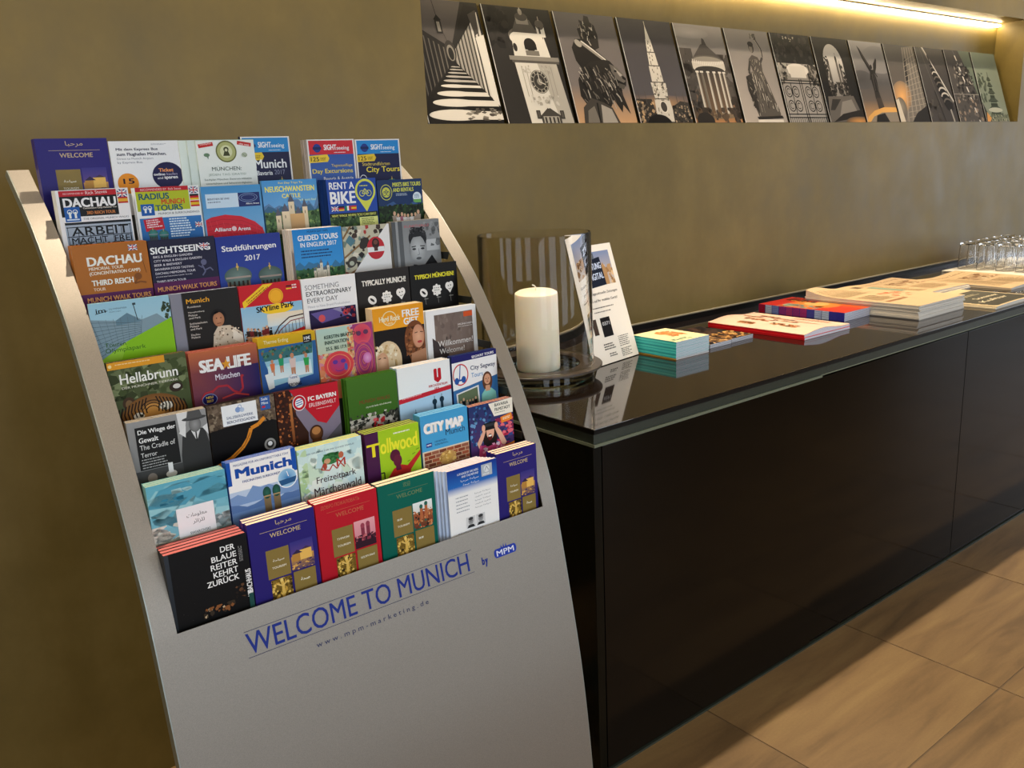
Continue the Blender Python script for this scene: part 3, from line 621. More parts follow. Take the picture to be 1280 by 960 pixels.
def c_gun(A):
    A.r(0, 0, 100, 148, '#c9c4ac'); A.nz(0, 0, 100, 96, ['#4a3a30', '#2f2a28', '#8f9c98', '#b04038', '#7c8c80', '#e4dcc8'], 90, 6)
    for i in range(3): A.ln([(0, 20+i*32), (24+i*34, 0-8+i*26)], 3.2, '#8a6a44')
    A.p([(14, 14), (26, 24), (15, 34), (5, 24)], '#5a8490'); A.e(44, 30, 12, 8, '#3a332c', rot=-.7); A.e(15, 60, 12, 8, '#4a443c', rot=-.6); A.e(14, 62, 5, 4, '#b8bca8')
    A.p([(104, -8), (104, 148), (-2, 148), (-2, 98)], '#efedea'); A.e(68, 40, 19, 19.5, '#c8303a'); A.r(49.5, 38, 37, 8.5, '#f2f0ee'); A.e(68, 32, 8, 9, '#3c2420'); A.e(68, 30, 4.5, 4, '#7c4c40'); A.r(64, 38, 8, 7, '#5a3a34')
def c_face(A):
    A.r(0, 0, 100, 148, '#8a8c8c', '#b4b6b6'); A.r(0, 0, 22, 148, '#5c5e60', '#787a7a'); A.r(8, 0, 5, 148, '#a0a2a2'); A.r(70, 36, 28, 20, '#c4c6c6'); A.nz(66, 4, 34, 44, ['#6a6c6c', '#9a9c9c', '#7c7e7e'], 30, 5); A.t('KUNSTHALLE', 26, 8, 52, 4.4, '#c46a70', .01)
    A.p([(30, 100), (40, 78), (62, 82), (80, 64), (100, 92), (100, 148), (24, 148)], '#1c1c1e'); A.p([(46, 70), (60, 68), (64, 92), (50, 96)], '#a0a2a2')
    A.e(52, 32, 19, 19, '#262628'); A.nz(36, 12, 34, 20, ['#1c1c1e', '#3a3a3c', '#505052'], 70, 3); A.e(51, 52, 17, 25, '#cacccc', '#a0a2a2'); A.p([(34, 40), (42, 30), (62, 29), (70, 44), (67, 30), (52, 20), (38, 26)], '#2a2a2c')
    A.ln([(38, 47), (47, 46)], 1.7, '#2c2c2e'); A.ln([(56, 46), (66, 47)], 1.7, '#2c2c2e'); A.e(43, 51, 4, 1.8, '#343436'); A.e(61, 51, 4, 1.8, '#343436'); A.ln([(52, 50), (53.5, 61), (49, 62)], 1, '#808284'); A.e(51.5, 68, 5.5, 2.4, '#5c5e60'); A.e(35, 54, 2, 5, '#9a9c9c')
def d_olymp(A):
    A.r(0, 0, 100, 148, '#9cc9dc', '#c8dce0'); A.t('im', 8, 8, 12, 6, '#1e2a30', .02); A.ln([(7, 15), (22, 12)], .9, '#1e2a30'); A.t('OLYMPIAPARK', 24, 9, 22, 2.4, '#5a7080'); A.t('MÜNCHEN', 24, 13, 14, 2, '#5a7080')
    A.p([(0, 22), (30, 27), (45, 18), (62, 30), (82, 24), (92, 34), (100, 36), (100, 60), (0, 84)], '#87a0ac'); A.p([(30, 27), (45, 18), (62, 32), (30, 34)], '#6c8c9c'); A.ln([(54, 6), (57, 30)], 1, '#3c4a50'); A.r(53, 5, 4, 3, '#3c4a50'); A.nz(88, 8, 12, 26, ['#3a4a34', '#506048'], 20, 3)
    for i in range(9): A.ln([(0, 26+i*6.5), (30, 30+i*4), (60, 34+i*2.5)], .5, '#50646e')
    for i in range(8): A.ln([(i*9, 24), (i*6+12, 74)], .35, '#62767e')
    A.p([(12, 76), (40, 58), (100, 32), (100, 148), (0, 148), (0, 84)], '#8cc41c'); A.p([(0, 84), (40, 58), (30, 84)], '#9ccc3c'); A.t('Touren', 12, 57, 26, 6, '#3f6a1c'); A.t('Olympiapark', 12, 65, 50, 8, '#3f6a1c')
def d_resid(A):
    A.r(0, 0, 100, 148, '#262320'); A.r(-1, 0, 17, 148, '#8a8c98'); A.r(16, 0, 1, 148, '#55565e'); A.t('Munich', 22, 9.5, 34, 7, '#e3a92c', .02)
    for i, s in enumerate(('Residence', '', 'Nymphenburg', 'Palace', 'and Park', '', 'Schleissheim', 'Palace', 'and Park', '', 'Dachau', 'Palace')):
        if s: A.t(s, 23, 20+i*4.15, len(s)*2.15, 2.9, '#dcd8d0', .005)
    A.p([(52, 92), (56, 66), (64, 55), (82, 56), (100, 70), (100, 148), (52, 148)], '#cfc3ae'); A.nz(56, 58, 40, 34, ['#5a4636', '#e8dcc8', '#b8a890', '#8f6a4c'], 46, 2.2); A.p([(86, 62), (100, 76), (100, 88), (84, 78)], '#e8e0d0')
    A.e(66, 42, 12, 13, '#1a1412'); A.e(66, 45, 8.5, 11, '#c08e6c', '#a87858'); A.e(63, 43, 1.1, .8, '#2c1c14'); A.e(69.5, 43, 1.1, .8, '#2c1c14'); A.p([(57, 38), (62, 32), (72, 33), (76, 42), (74, 34), (66, 29)], '#1a1412'); A.ln([(63, 51), (69, 51)], 1, '#6a3428')
def d_skyline(A):
    A.r(0, 0, 100, 148, '#6fb4dc', '#d8e4e8'); A.r(0, 0, 100, 32, '#c8202c'); A.p([(5, 34), (4, 24), (42, -2), (58, -2)], '#f0cc2c'); A.bars(10, 23, 44, 7, 2, '#a8741c', rot=33); A.e(58, 20, 12, 12, '#f0b428'); A.o(58, 20, 10.5, 10.5, .8, '#d88c1c')
    tri(A, 76, 6, 9, 6, '#181818', '#c8202c', '#e8c030'); A.bars(86, 5, 10, 8, 2, '#f4d8d8'); A.e(58, 40, 26, 8, '#f0cc2c'); A.t('SKYline Park', 24, 34, 62, 9, '#1c1814', .03, 3)
    A.r(40, 47, 60, 20, '#ecdcc0', '#d8e4e8'); A.ln([(42, 90), (58, 68), (76, 56), (100, 54)], 2, '#4a3430'); A.ln([(46, 92), (60, 74), (78, 62), (100, 60)], 1.4, '#8a3030')
    for i in range(9): A.ln([(50+i*6, 76-i*2.2), (50+i*6, 100)], .8, '#5a4840')
    A.nz(2, 66, 44, 26, ['#4a3a30', '#28221e', '#a87050', '#3c4a5c'], 60, 3.4); crowd(A, 4, 62, 36, 24, 6, ['#2c3440', '#7c2c30', '#3c2c24']); A.p([(20, 92), (100, 74), (100, 80), (24, 98)], '#c02a30')
def d_some(A):
    A.r(0, 0, 100, 148, '#f1f1f2'); A.t('SOMETHING', 6, 10, 62, 8, '#77787c'); A.t('EXTRAORDINARY', 7, 20.5, 84, 7.6, '#2c2c30', .012); A.t('EVERY DAY', 8, 31.5, 56, 7.5, '#5c5d62'); A.t('Please to New Brand Pinakotheken', 8, 43, 78, 4, '#b8babe')
    A.r(9, 51, 87, 97, '#2f2450', '#1c1838'); A.p([(12, 56), (60, 52), (80, 66), (30, 74)], '#6a5c9c'); A.p([(52, 53), (74, 51), (88, 70)], '#9a94b8'); A.e(31, 66, 6, 6, '#d85c60'); A.e(76, 60, 6, 6, '#c84850'); A.nz(64, 52, 30, 20, ['#a03c4c', '#1c1838', '#4a3c78'], 26, 3)
def typ(head, col, bg):
    def f(A):
        A.r(0, 0, 100, 148, bg); A.t(head, 9, 15, 84, 9.5, col, .03)
        A.e(26, 49, 8.5, 7, '#eceae6', rot=.7); A.e(26, 49, 5, 2, bg, rot=.7); A.e(54, 47, 8.5, 9, '#eceae6')
        for i in range(8): a = i*.785; A.e(54+8*math.cos(a), 47+8.5*math.sin(a), 2.4, 2.4, '#eceae6')
        for i in range(7): A.e(50+(i % 3)*4, 43+(i//3)*4, .9, .9, bg)
        A.e(78, 42, 5.5, 6.5, '#eceae6'); A.e(85, 41, 5, 6.5, '#eceae6'); A.p([(73, 44), (90, 43), (82, 55)], '#eceae6'); A.e(79, 42, 1.1, 1.1, bg); A.e(84, 41.5, 1.1, 1.1, bg); A.ln([(79, 47), (82, 48.5), (85, 46.5)], .8, bg)
        for x in (28, 55, 82): A.ln([(x, 57), (x+1, 70)], .7, '#8f8d88'); A.e(x+2, 60, 5, .8, '#8f8d88')
    return f
def e_zoo(A):
    A.r(0, 0, 100, 148, '#56603c', '#3f4a2a'); A.nz(0, 6, 100, 48, ['#6a7450', '#48542f', '#7f8a62', '#3c4526'], 90, 8); A.r(0, 0, 72, 10, '#e0a02c'); A.e(3.5, 5, 2.2, 2.4, '#f6dca0'); A.bars(10, 3, 50, 2.4, 1, '#f2d49c')
    A.t('Hellabrunn', 13, 18, 74, 14, '#f6f4ea', .012); A.t('DER MÜNCHNER TIERPARK', 14, 35, 72, 4, '#dedcca', .008)
    A.e(20, 60, 8, 9, '#4a3624'); A.e(20, 61, 4.5, 6, '#7a6040'); A.e(82, 48, 9, 7, '#3a2c20'); A.e(83, 47, 5, 3.4, '#d8d4cc')
    A.e(50, 86, 44, 34, '#b08044', '#7c5428'); A.e(48, 78, 15, 14, '#c8924c'); A.e(30, 80, 7, 5, '#e2dccc'); A.e(66, 72, 9, 6, '#e2dccc')
    for i in range(9):
        for sg in (-1, 1): x = 48+sg*(6+i*4.4); A.ln([(x, 56+i*1.3), (x+sg*3.4, 66+i*1.6), (x+sg*1.6, 78+i*1.2)], 1.7, '#2a1c12')
    for i in range(3): A.o(48, 76, 9+i*4, 8+i*4, 1.2, '#2a1c12', 200, 340, 10)
    A.e(33, 80, 2.4, 2, '#3c3a2c'); A.e(64, 76, 2.4, 2, '#3c3a2c')
def e_sea(A):
    A.r(0, 0, 100, 148, '#b0603c', '#5a3058') ; A.r(0, 30, 100, 118, '#884848', '#242060', '#242060'); A.r(0, 0, 100, 30, '#c07048', '#884848'); A.t('SEA LIFE', 13, 13, 76, 18.5, '#f6f2ee', .045); A.p([(52, 16), (54, 21), (59, 21), (55, 25), (57, 31), (52, 27), (47, 31), (49, 25), (45, 21), (50, 21)], '#e0a034')
    A.t('München', 34, 37, 36, 8.5, '#e8e4ee', .008); A.ln([(26, 62), (36, 55), (50, 56), (58, 66), (66, 70), (72, 64), (72, 44), (75, 46)], 3, '#b03440'); A.ln([(10, 70), (16, 62), (30, 60)], 2.4, '#b03440'); A.ln([(40, 74), (60, 70), (80, 76)], 2.6, '#c04848')
    A.e(22, 72, 11, 8.5, '#1c1c60'); A.o(22, 72, 11, 8.5, .9, '#8a94c0'); A.t('NEU', 17, 67, 10, 3.6, '#e8c840', .02); A.t('2017', 17, 72.5, 10, 3.6, '#e8c840', .02)
def e_therme(A):
    A.r(0, 0, 100, 148, '#2f6c9c', '#3a4ca0'); A.r(0, 0, 100, 15, '#d9b41c', '#c9a414'); A.t('Therme Erding', 10, 4, 42, 7.5, '#f2ecc0', 0); A.r(78, 4, 15, 14, '#26262c'); A.t('10€', 80, 7, 11, 5, '#f0f0f0', .02); A.bars(80, 14, 11, 2, 1, '#c8c8c8')
    A.p([(4, 22), (94, 17), (90, 68), (20, 76)], '#9cc8d8'); A.p([(4, 22), (94, 17), (92, 34), (8, 36)], '#3f7478'); A.nz(4, 18, 88, 16, ['#2c5a50', '#5c8a6c', '#8a6a4c'], 50, 3); A.r(12, 44, 76, 22, '#c0e0e8', '#e8f2f4')
    for x, c, k in ((20, '#e08050', 1), (36, '#30a070', .9), (56, '#e0c8c0', 1.15), (80, '#38a858', 1.1)): crowd(A, x-6, 26, 12, 34*k, 1, [c], '#c89070')
    A.p([(6, 56), (20, 54), (20, 78), (10, 80)], '#e4eaea'); A.e(54, 72, 11, 10, '#cfdde8'); A.e(54, 72, 9.5, 8.5, '#f0f2f2'); A.t('THERME', 47, 66, 14, 3.4, '#3a5a8c', .02); A.t('ERDING', 45, 76, 22, 5, '#1c2040', .03)
def e_kerstin(A):
    A.r(0, 0, 60, 50, '#b8d4c8', '#c8ccb0'); A.r(0, 50, 64, 98, '#e09468', '#d8785c'); A.r(60, 0, 40, 148, '#a84480', '#c05070')
    A.nz(52, 0, 12, 90, ['#e89c70', '#e8c888', '#d86c60', '#c8b0c0'], 60, 5); A.nz(0, 40, 60, 50, ['#e8a878', '#e07858', '#f0c498', '#d88c9c'], 70, 6)
    A.e(34, 62, 26, 23, '#c82f52', '#e05050'); A.o(34, 62, 21, 18, 1.4, '#e88c6c'); A.e(34, 60, 16, 15, '#b04488', '#cc3c5c'); A.e(28, 56, 4.5, 3.4, '#6a3c9c'); A.e(42, 56, 4.5, 3.4, '#6a3c9c'); A.o(35, 68, 8, 4, 1.4, '#7a3c8c', 0, 180, 10); A.e(46, 66, 3, 6, '#5a64b0')
    A.e(80, 18, 17, 17, '#cc3058', '#d85c6c'); A.e(74, 16, 4.5, 4, '#6a3c60'); A.e(87, 15, 4.5, 4, '#6a3c60')
    for i in range(9): A.o(80, 62, 20-i*2.1, 34-i*3.6, .8, ['#d86078', '#8c3c90', '#e08c70'][i % 3])
    A.e(86, 58, 8, 9, '#e0a8d0', '#d070b0'); A.t('KERSTIN BRÄTSCH', 13, 10, 58, 7, '#24443c', .012); A.t('INNOVATION', 13, 20, 42, 6, '#24443c', .012); A.t('25.5. BIS 17.9.17', 14, 30, 44, 5.6, '#24443c', .012)
def e_rock(A):
    A.r(0, 0, 100, 148, '#1a1210'); A.r(0, 0, 100, 37, '#e8a01c', '#f0a824'); A.o(32, 19, 14, 12.5, 1.5, '#f8e0b0'); A.t('Hard Rock', 12, 14.5, 41, 9, '#f8e8c8', .025); A.t('CAFE', 24, 25.5, 14, 3.4, '#f8e8c8', .01); A.t('FREE', 57, 8, 34, 12, '#fffaf0', .03); A.t('GIFT', 59, 22, 30, 11.5, '#fffaf0', .03)
    A.e(24, 88, 26, 32, '#dcc4a0'); A.nz(0, 62, 42, 40, ['#e8d8b8', '#c8a878', '#f0e4cc'], 60, 4); A.e(12, 88, 11, 14, '#e0b898', '#c89878'); A.ln([(4, 84), (9, 83)], 1.4, '#4a3020'); A.ln([(14, 83), (19, 84)], 1.4, '#4a3020'); A.e(11, 95, 4, 1.8, '#b04c48')
    A.e(80, 62, 22, 34, '#7c4a28'); A.nz(60, 38, 36, 52, ['#8f5a34', '#5c3820', '#a87048'], 70, 4); A.e(86, 56, 12, 20, '#e0b090', '#c89070'); A.ln([(79, 50), (85, 49)], 1.3, '#3c2418'); A.ln([(90, 49), (96, 50)], 1.3, '#3c2418'); A.e(88, 66, 5, 2.2, '#b84848'); A.p([(70, 84), (100, 78), (100, 100), (66, 100)], '#b88868')
def e_will(A):
    A.r(0, 0, 100, 148, '#efefef'); A.r(16, 9, 76, 139, '#7c6c64', '#8f7c70'); A.nz(16, 9, 76, 80, ['#85756c', '#786860', '#8c7c72'], 60, 8, .5); A.p([(10, 48), (40, 74), (40, 148), (10, 148)], '#4a403e'); A.r(74, 10, 18, 9, '#d85c28'); A.t('MÜNCHEN', 62, 29, 30, 4, '#e8e0da', .01); A.bars(62, 35, 30, 2, 1, '#d0c8c0'); A.t('Willkommen!', 20, 55, 70, 10, '#e8e2dc', .004); A.t('Welcome!', 22, 69, 50, 9.5, '#e8e2dc', .004)
def f_wiege(A):
    A.r(0, 0, 100, 148, '#9a9a9a', '#5c5c5c'); A.p([(62, 0), (76, 0), (70, 28), (64, 30)], '#dcdcdc'); A.p([(62, 60), (66, 34), (80, 24), (96, 28), (100, 50), (100, 148), (58, 148)], '#3c3c3c'); A.p([(78, 28), (84, 44), (90, 28)], '#dadada'); A.ln([(84, 30), (84, 44)], 1.8, '#303030')
    A.e(84, 20, 8, 11, '#9c9c9c', '#707070'); A.e(84, 11, 16, 3, '#4a4a4a'); A.p([(74, 11), (77, 0), (92, 0), (95, 11)], '#5a5a5a'); A.p([(93, 26), (100, 22), (100, 38)], '#dcdcdc'); A.p([(62, 28), (72, 20), (70, 36)], '#e0e0e0')
    A.r(0, 70, 62, 78, '#4c4c4c', '#303030'); A.r(9, 9, 51, 60, '#242424'); A.t('Die Wiege der', 12, 13, 47, 8, '#f2f2f2', .012); A.t('Gewalt', 12, 24, 24, 7, '#f2f2f2', .012); A.t('The Cradle of', 12, 34, 44, 7, '#dedede', 0); A.t('Terror', 12, 45, 20, 6.4, '#dedede', 0); A.bars(12, 54, 38, 15, 4, '#a8a8a8', fill=.4)
    A.e(22, 82, 6, 7, '#8a8078'); A.e(46, 82, 7, 5, '#cfcac4'); A.r(43, 66, 6, 14, '#e4e4e4')
def f_salz(A):
    A.r(0, 0, 100, 148, '#6c5c4c', '#5a4c40'); A.nz(0, 0, 100, 40, ['#7c6c5c', '#544638', '#8f806c', '#483c30'], 120, 4); A.p([(0, 38), (40, 34), (70, 28), (100, 40), (100, 148), (0, 148)], '#120f0e'); A.nz(68, 22, 32, 16, ['#5c4c40', '#84725c'], 20, 4)
    A.r(20, 4, 52, 30, '#eceef2'); A.e(44, 13, 4, 4, '#8aa4d0'); A.e(50, 14, 3.4, 3.4, '#b8c8e0'); A.o(47, 9, 3, 3, .8, '#8aa4d0'); A.t('SALZBERGWERK', 26, 20.5, 40, 4, '#5a6a8c', .015); A.t('BERCHTESGADEN', 26, 27, 42, 4, '#3c4a70', .015)
    A.r(78, 1, 15, 20, '#3c64a8'); A.t('Salz', 80, 3, 10, 4, '#e8eef8', .01); A.t('Mine', 80, 9, 10, 4, '#e8eef8', .01); A.r(80, 15, 5, 3, '#c8303c')
    A.ln([(82, 32), (72, 40), (60, 44), (54, 58), (44, 70), (26, 82), (4, 90), (-4, 96)], 5.6, '#d98c2c'); A.ln([(58, 50), (48, 66), (30, 80)], .8, '#7c4414'); A.e(86, 74, 9, 9, '#9a9894'); A.e(86, 74, 6, 6, '#3c3a38'); A.e(86, 73, 3.5, 3.5, '#e8e8e8'); A.e(50, 92, 7, 6, '#a07860')
def f_bayern(A):
    A.r(0, 0, 100, 148, '#8f8496', '#70687c'); A.p([(-2, 0), (24, 0), (30, 40), (46, 70), (40, 148), (-2, 148)], '#3a1c10'); A.nz(0, 0, 30, 90, ['#8a4a24', '#5c2c14', '#b87040', '#2c140c'], 120, 2.4); A.r(20, 20, 4, 60, '#c07c44', '#7c4422'); A.p([(70, 90), (100, 66), (100, 148), (60, 148)], '#5c5860')
    A.p([(22, 0), (104, 0), (104, 34), (76, 62), (62, 56)], '#c01c30'); A.e(36, 22, 10.5, 12, '#e8e4e8'); A.e(36, 22, 9.6, 11, '#c01c30'); A.e(36, 22, 6.4, 7.2, '#f0f0f4')
    for i in range(3): A.ln([(31, 19+i*3.4), (41, 17+i*3.4)], 1.5, '#3c6cb4')
    A.t('FC BAYERN', 50, 15.5, 46, 6.8, '#f6f0f2', .035); A.t('ERLEBNISWELT', 51, 26, 44, 6, '#f0d4d8', .004); A.bars(62, 36, 30, 1.6, 1, '#f0c8cc'); A.e(58, 74, 11, 13, '#8a5830', '#3c2010'); A.e(58, 70, 7, 6, '#b8804c'); A.r(50, 84, 16, 30, '#6a3c1c')
def f_green(A):
    A.r(0, 0, 100, 148, '#3f6820'); A.r(0, 0, 100, 70, '#4a7626', '#3f6820'); A.t('MUNICH WALKS', 22, 37, 62, 6, '#7c3c24', .01); A.t('city on the banks rich of discovery', 34, 48, 52, 4, '#e0e4d0', .004); A.r(0, 66, 100, 82, '#b8b4a8', '#8f8c80'); A.nz(0, 60, 100, 40, ['#20221c', '#3a3c34', '#68685c', '#c8c4b8'], 110, 4)
    A.ln([(0, 74), (40, 70), (8, 86), (44, 90)], 1.3, '#1a1c18'); A.nz(46, 70, 24, 28, ['#c83838', '#a82c30', '#d8686c'], 30, 4.4); A.nz(72, 62, 28, 40, ['#2c2c26', '#45453c'], 30, 4)
def f_ubahn(A):
    A.r(0, 0, 100, 148, '#a8cce4', '#c4dcec'); A.r(0, 0, 100, 51, '#eef0f2'); A.p([(0, 51), (100, 44), (100, 52), (0, 60)], '#c8283a'); A.p([(0, 45), (100, 45), (100, 44.5), (0, 52)], '#eef0f2'); A.bars(6, 52, 46, 2.4, 1, '#f0b8bc', rot=4)
    A.r(68, 14, 6, 17, '#c01c2c'); A.r(76, 14, 6, 17, '#c01c2c'); A.p([(68, 27), (82, 27), (82, 31), (76, 36), (74, 36), (68, 31)], '#c01c2c'); A.e(71, 14, 3, 2, '#c01c2c'); A.e(79, 14, 3, 2, '#c01c2c'); A.t('KIRCHZENTRUM', 57, 38, 36, 4.2, '#c01c2c', .02); A.t('IM', 68, 44, 8, 4, '#c01c2c', .02)
    for x, y, w in ((29, 84, 7), (66, 68, 8), (80, 66, 8)): A.r(x-w*.3, y, w*.6, 60, '#2c4858'); A.e(x, y, w*.55, 5, '#1f3a48'); A.ln([(x, y-10), (x, y)], .8, '#1f3a48')
    A.r(55, 84, 40, 30, '#3a5868')
def f_segway(A):
    A.r(0, 0, 100, 148, '#2c64a0', '#5088b8'); A.r(0, 0, 100, 12, '#24246c'); A.t('SEGWAY TOURS', 44, 5, 50, 4.6, '#f0f2f8', .03, 2); A.p([(0, 12), (100, 10), (100, 46), (36, 56), (0, 60)], '#f0f2f4')
    A.o(18, 34, 17, 19, 2.2, '#c83c44'); A.ln([(18, 17), (15, 42)], 2, '#2c5ca8'); A.e(9, 44, 5, 6, '#2c5ca8'); A.e(24, 43, 5, 6, '#2c5ca8'); A.r(9, 42, 16, 3, '#2c5ca8'); A.t('City Segway', 40, 22, 56, 10, '#20325c', .012); A.t('Tours', 41, 35, 26, 8, '#5c94c8', .004)
    A.p([(6, 66), (56, 58), (58, 100), (8, 104)], '#e8e8e4'); A.p([(9, 68), (53, 61), (55, 98), (11, 100)], '#6c7a5c'); crowd(A, 12, 74, 40, 24, 6, ['#20242c', '#303c4c', '#c8c0b4']); A.head(76, 50, 9, '#d8a484', '#6a4430', 1)
    A.p([(60, 100), (62, 76), (70, 68), (84, 68), (94, 76), (96, 100)], '#8fd0c4'); A.p([(71, 62), (81, 62), (82, 72), (71, 72)], '#d8a484')
def g_swar(A):
    A.r(0, 0, 100, 148, '#6cb4c8', '#90c0c8'); A.nz(0, 4, 100, 60, ['#7cbccc', '#5aa4bc', '#98ccd4', '#64acc0'], 26, 17, 2); A.nz(30, 10, 26, 8, ['#a4ccd0'], 8, 4, 3); A.nz(14, 22, 30, 8, ['#3c8ca8'], 8, 3, 3); A.nz(0, 58, 46, 30, ['#c8ccc0', '#a0a4a0', '#dcd8cc'], 26, 7, 1.6); A.nz(72, 60, 28, 26, ['#b8c4c4', '#94a8ac'], 18, 7, 1.6)
    A.r(32, 40, 48, 62, '#eceef4'); A.t('\ufe95\ufe8e\ufee3\ufeee\ufee0\ufecc\ufee3', 44, 50, 26, 7, '#3c4048'); A.t('\ufeae\ufe8b\ufe8d\ufeb0\ufee0\ufedf', 51, 59.5, 15, 7, '#3c4048'); A.t('SWAROVSKI', 46, 76, 26, 4, '#5c6068', .005)
def g_munich(A):
    A.r(0, 0, 100, 148, '#eef0f6'); A.r(0, 0, 5.5, 34, '#1f58b0'); A.r(93, 0, 7, 34, '#1f58b0'); A.t('MAGAZINE FOR AN UNFORGETTABLE STAY', 10, 4, 80, 3.4, '#2c4a90', .01); A.t('Munich', 11, 11, 82, 14, '#1f52a8', .06); A.t('FASCINATING SURROUNDINGS', 20, 29.5, 62, 3.6, '#2c4a90', .02)
    A.r(0, 44, 100, 104, '#b8cce4', '#8cacd0'); A.mtn(0, 38, 100, 26, '#7c9cc8', 9, 12); A.mtn(0, 54, 100, 24, '#5c7cac', 9, 14); A.r(0, 74, 100, 74, '#6c8cb8', '#4c6c9c'); A.e(84, 42, 15, 15, '#e8eef4'); A.e(84, 42, 13.6, 13.6, '#3c84c0', '#9cc8e4'); A.p([(71, 44), (98, 42), (95, 50), (74, 52)], '#2c5c8c'); A.ln([(84, 32), (86, 40)], 1, '#f0f4f8')
    for x in (52, 66): A.r(x-5, 56, 10, 60, '#8a7858', '#5c4c38'); A.e(x, 56, 6, 9, '#2f6c5c', '#1f4a40'); A.r(x-5.4, 60, 10.8, 2, '#a8946c')
def g_maerchen(A):
    A.r(0, 0, 100, 148, '#c8e4e4', '#d8e8e0'); A.nz(0, 0, 100, 90, ['#d4ece8', '#bcdce0', '#c4e0cc', '#dcece4'], 50, 14); A.nz(0, 0, 14, 90, ['#a8cc9c', '#9cc4a8', '#bcd8b0'], 30, 6); A.t('EIN ERLEBNIS FÜR DIE GANZE FAMILIE', 14, 8, 74, 3, '#6c8490', .005)
    A.e(50, 24, 14, 9, '#3c7c48'); A.nz(37, 16, 26, 14, ['#4c8c54', '#2c6438'], 26, 3); A.e(44, 27, 5, 4, '#c8a080'); A.ln([(38, 30), (34, 38), (46, 42), (52, 34), (58, 42), (64, 34), (70, 42)], 1.6, '#b03c2c'); A.t('M', 58, 27, 14, 12, '#b03c2c', .01); A.e(40, 34, 3, 5, '#a84c3c'); A.e(66, 22, 4, 5, '#b86c50')
    A.t('Freizeitpark', 25, 48, 62, 13, '#40343c', .002); A.t('Märchenwald', 20, 64, 74, 13, '#40343c', .002)
def g_toll(A):
    A.r(0, 0, 24, 148, '#4c1f4c'); A.r(24, 0, 76, 148, '#a6cc28'); A.bars(52, 8, 38, 4, 1, '#f2f6d8'); A.t('T', 2, 18, 24, 21, '#e8dc30', .03); A.t('ollwood', 26, 14, 70, 24, '#e8e83c', .02)
    A.e(52, 45, 9.5, 10, '#5c1c3c'); A.e(56, 54, 8, 10, '#6a2440'); A.p([(48, 66), (62, 62), (74, 66), (100, 46), (100, 54), (80, 74), (76, 100), (44, 100), (46, 80), (30, 94), (26, 90)], '#c0302c'); A.p([(52, 60), (60, 60), (62, 70), (52, 70)], '#6a2440'); A.ln([(24, 68), (30, 68), (30, 100)], 2, '#28301c')
    for x, y in ((84, 50), (74, 60), (80, 36), (92, 44)): A.ln([(x, y), (x+6, y-1.5)], 1, '#5c8c1c')
def g_city(A):
    A.r(0, 0, 100, 148, '#4aa2d4'); A.t('CITY MAP', 7, 15, 84, 17, '#d4cfc0', .07); A.t('CITY MAP', 6, 14, 84, 17, '#fafafa', .05); A.t('Munich', 51, 31, 42, 10, '#24304c', .004); A.r(9, 47, 12, 7, '#2c3c90'); A.t('MPM', 10.5, 49, 9, 3, '#e8ecf4', .03); A.bars(27, 46, 30, 3.4, 2, '#2c5478'); A.bars(27, 51, 30, 3.4, 2, '#2c5478')
    A.r(0, 60, 100, 88, '#d8cdb8'); A.r(3, 62, 97, 86, '#c8a888')
    for r in range(6):
        for c in range(7): A.r(3+c*16-(r % 2)*8+.6, 62+r*6.4+.6, 14.6, 5.2, ['#8a4630', '#a0583c', '#74402c', '#94604c'][(r*5+c*3) % 4])
    A.r(0, 60, 3, 88, '#d8cdb8'); A.e(52, 78, 18, 12, '#c8a04c', '#b8905c'); A.nz(34, 68, 36, 18, ['#d8b468', '#a8803c', '#e4c884'], 26, 3)
def g_film(A):
    A.r(0, 0, 100, 148, '#243c70', '#6c3468'); A.nz(0, 0, 50, 70, ['#3c74a8', '#1c2c58', '#6c9cc8', '#2c4c84'], 60, 4); A.nz(58, 30, 42, 60, ['#c83c58', '#24305c', '#e07080', '#40508c', '#8c2c50'], 90, 4, 1.8); A.p([(44, 2), (100, 0), (100, 26), (56, 26)], '#ece8dc'); A.t('BAVARIA', 58, 4, 32, 5.4, '#1f3c34', .02); A.t('FILMSTADT', 58, 12, 36, 5.4, '#1f3c34', .02); A.bars(58, 20, 26, 2, 1, '#8c9488'); A.p([(70, 30), (96, 26), (98, 38), (72, 41)], '#e88c34'); A.bars(75, 32, 18, 5, 2, '#f8e4c8', rot=5)
    A.e(44, 60, 16, 26, '#241818'); A.p([(14, 66), (26, 50), (34, 38), (38, 42), (28, 62), (18, 76)], '#e0b098'); A.p([(82, 76), (70, 54), (56, 38), (54, 44), (64, 64), (74, 84)], '#e0b098'); A.p([(14, 100), (20, 70), (38, 76), (54, 74), (78, 80), (84, 100)], '#c8507c'); A.nz(22, 72, 54, 28, ['#e8a0bc', '#b03c6c', '#e8d0dc'], 30, 4)
    A.e(45, 50, 9, 14, '#e0b098'); A.e(44, 60, 5, 6, '#5a1c20'); A.e(44, 57.5, 4.2, 1.6, '#f0ece8'); A.r(31, 34, 28, 13, '#16181c'); A.r(33, 36, 24, 5, '#34383e'); A.e(30, 42, 4, 6, '#e0b098'); A.e(59, 42, 4, 6, '#e0b098'); A.p([(60, 84), (100, 78), (100, 84), (62, 90)], '#e88c34')
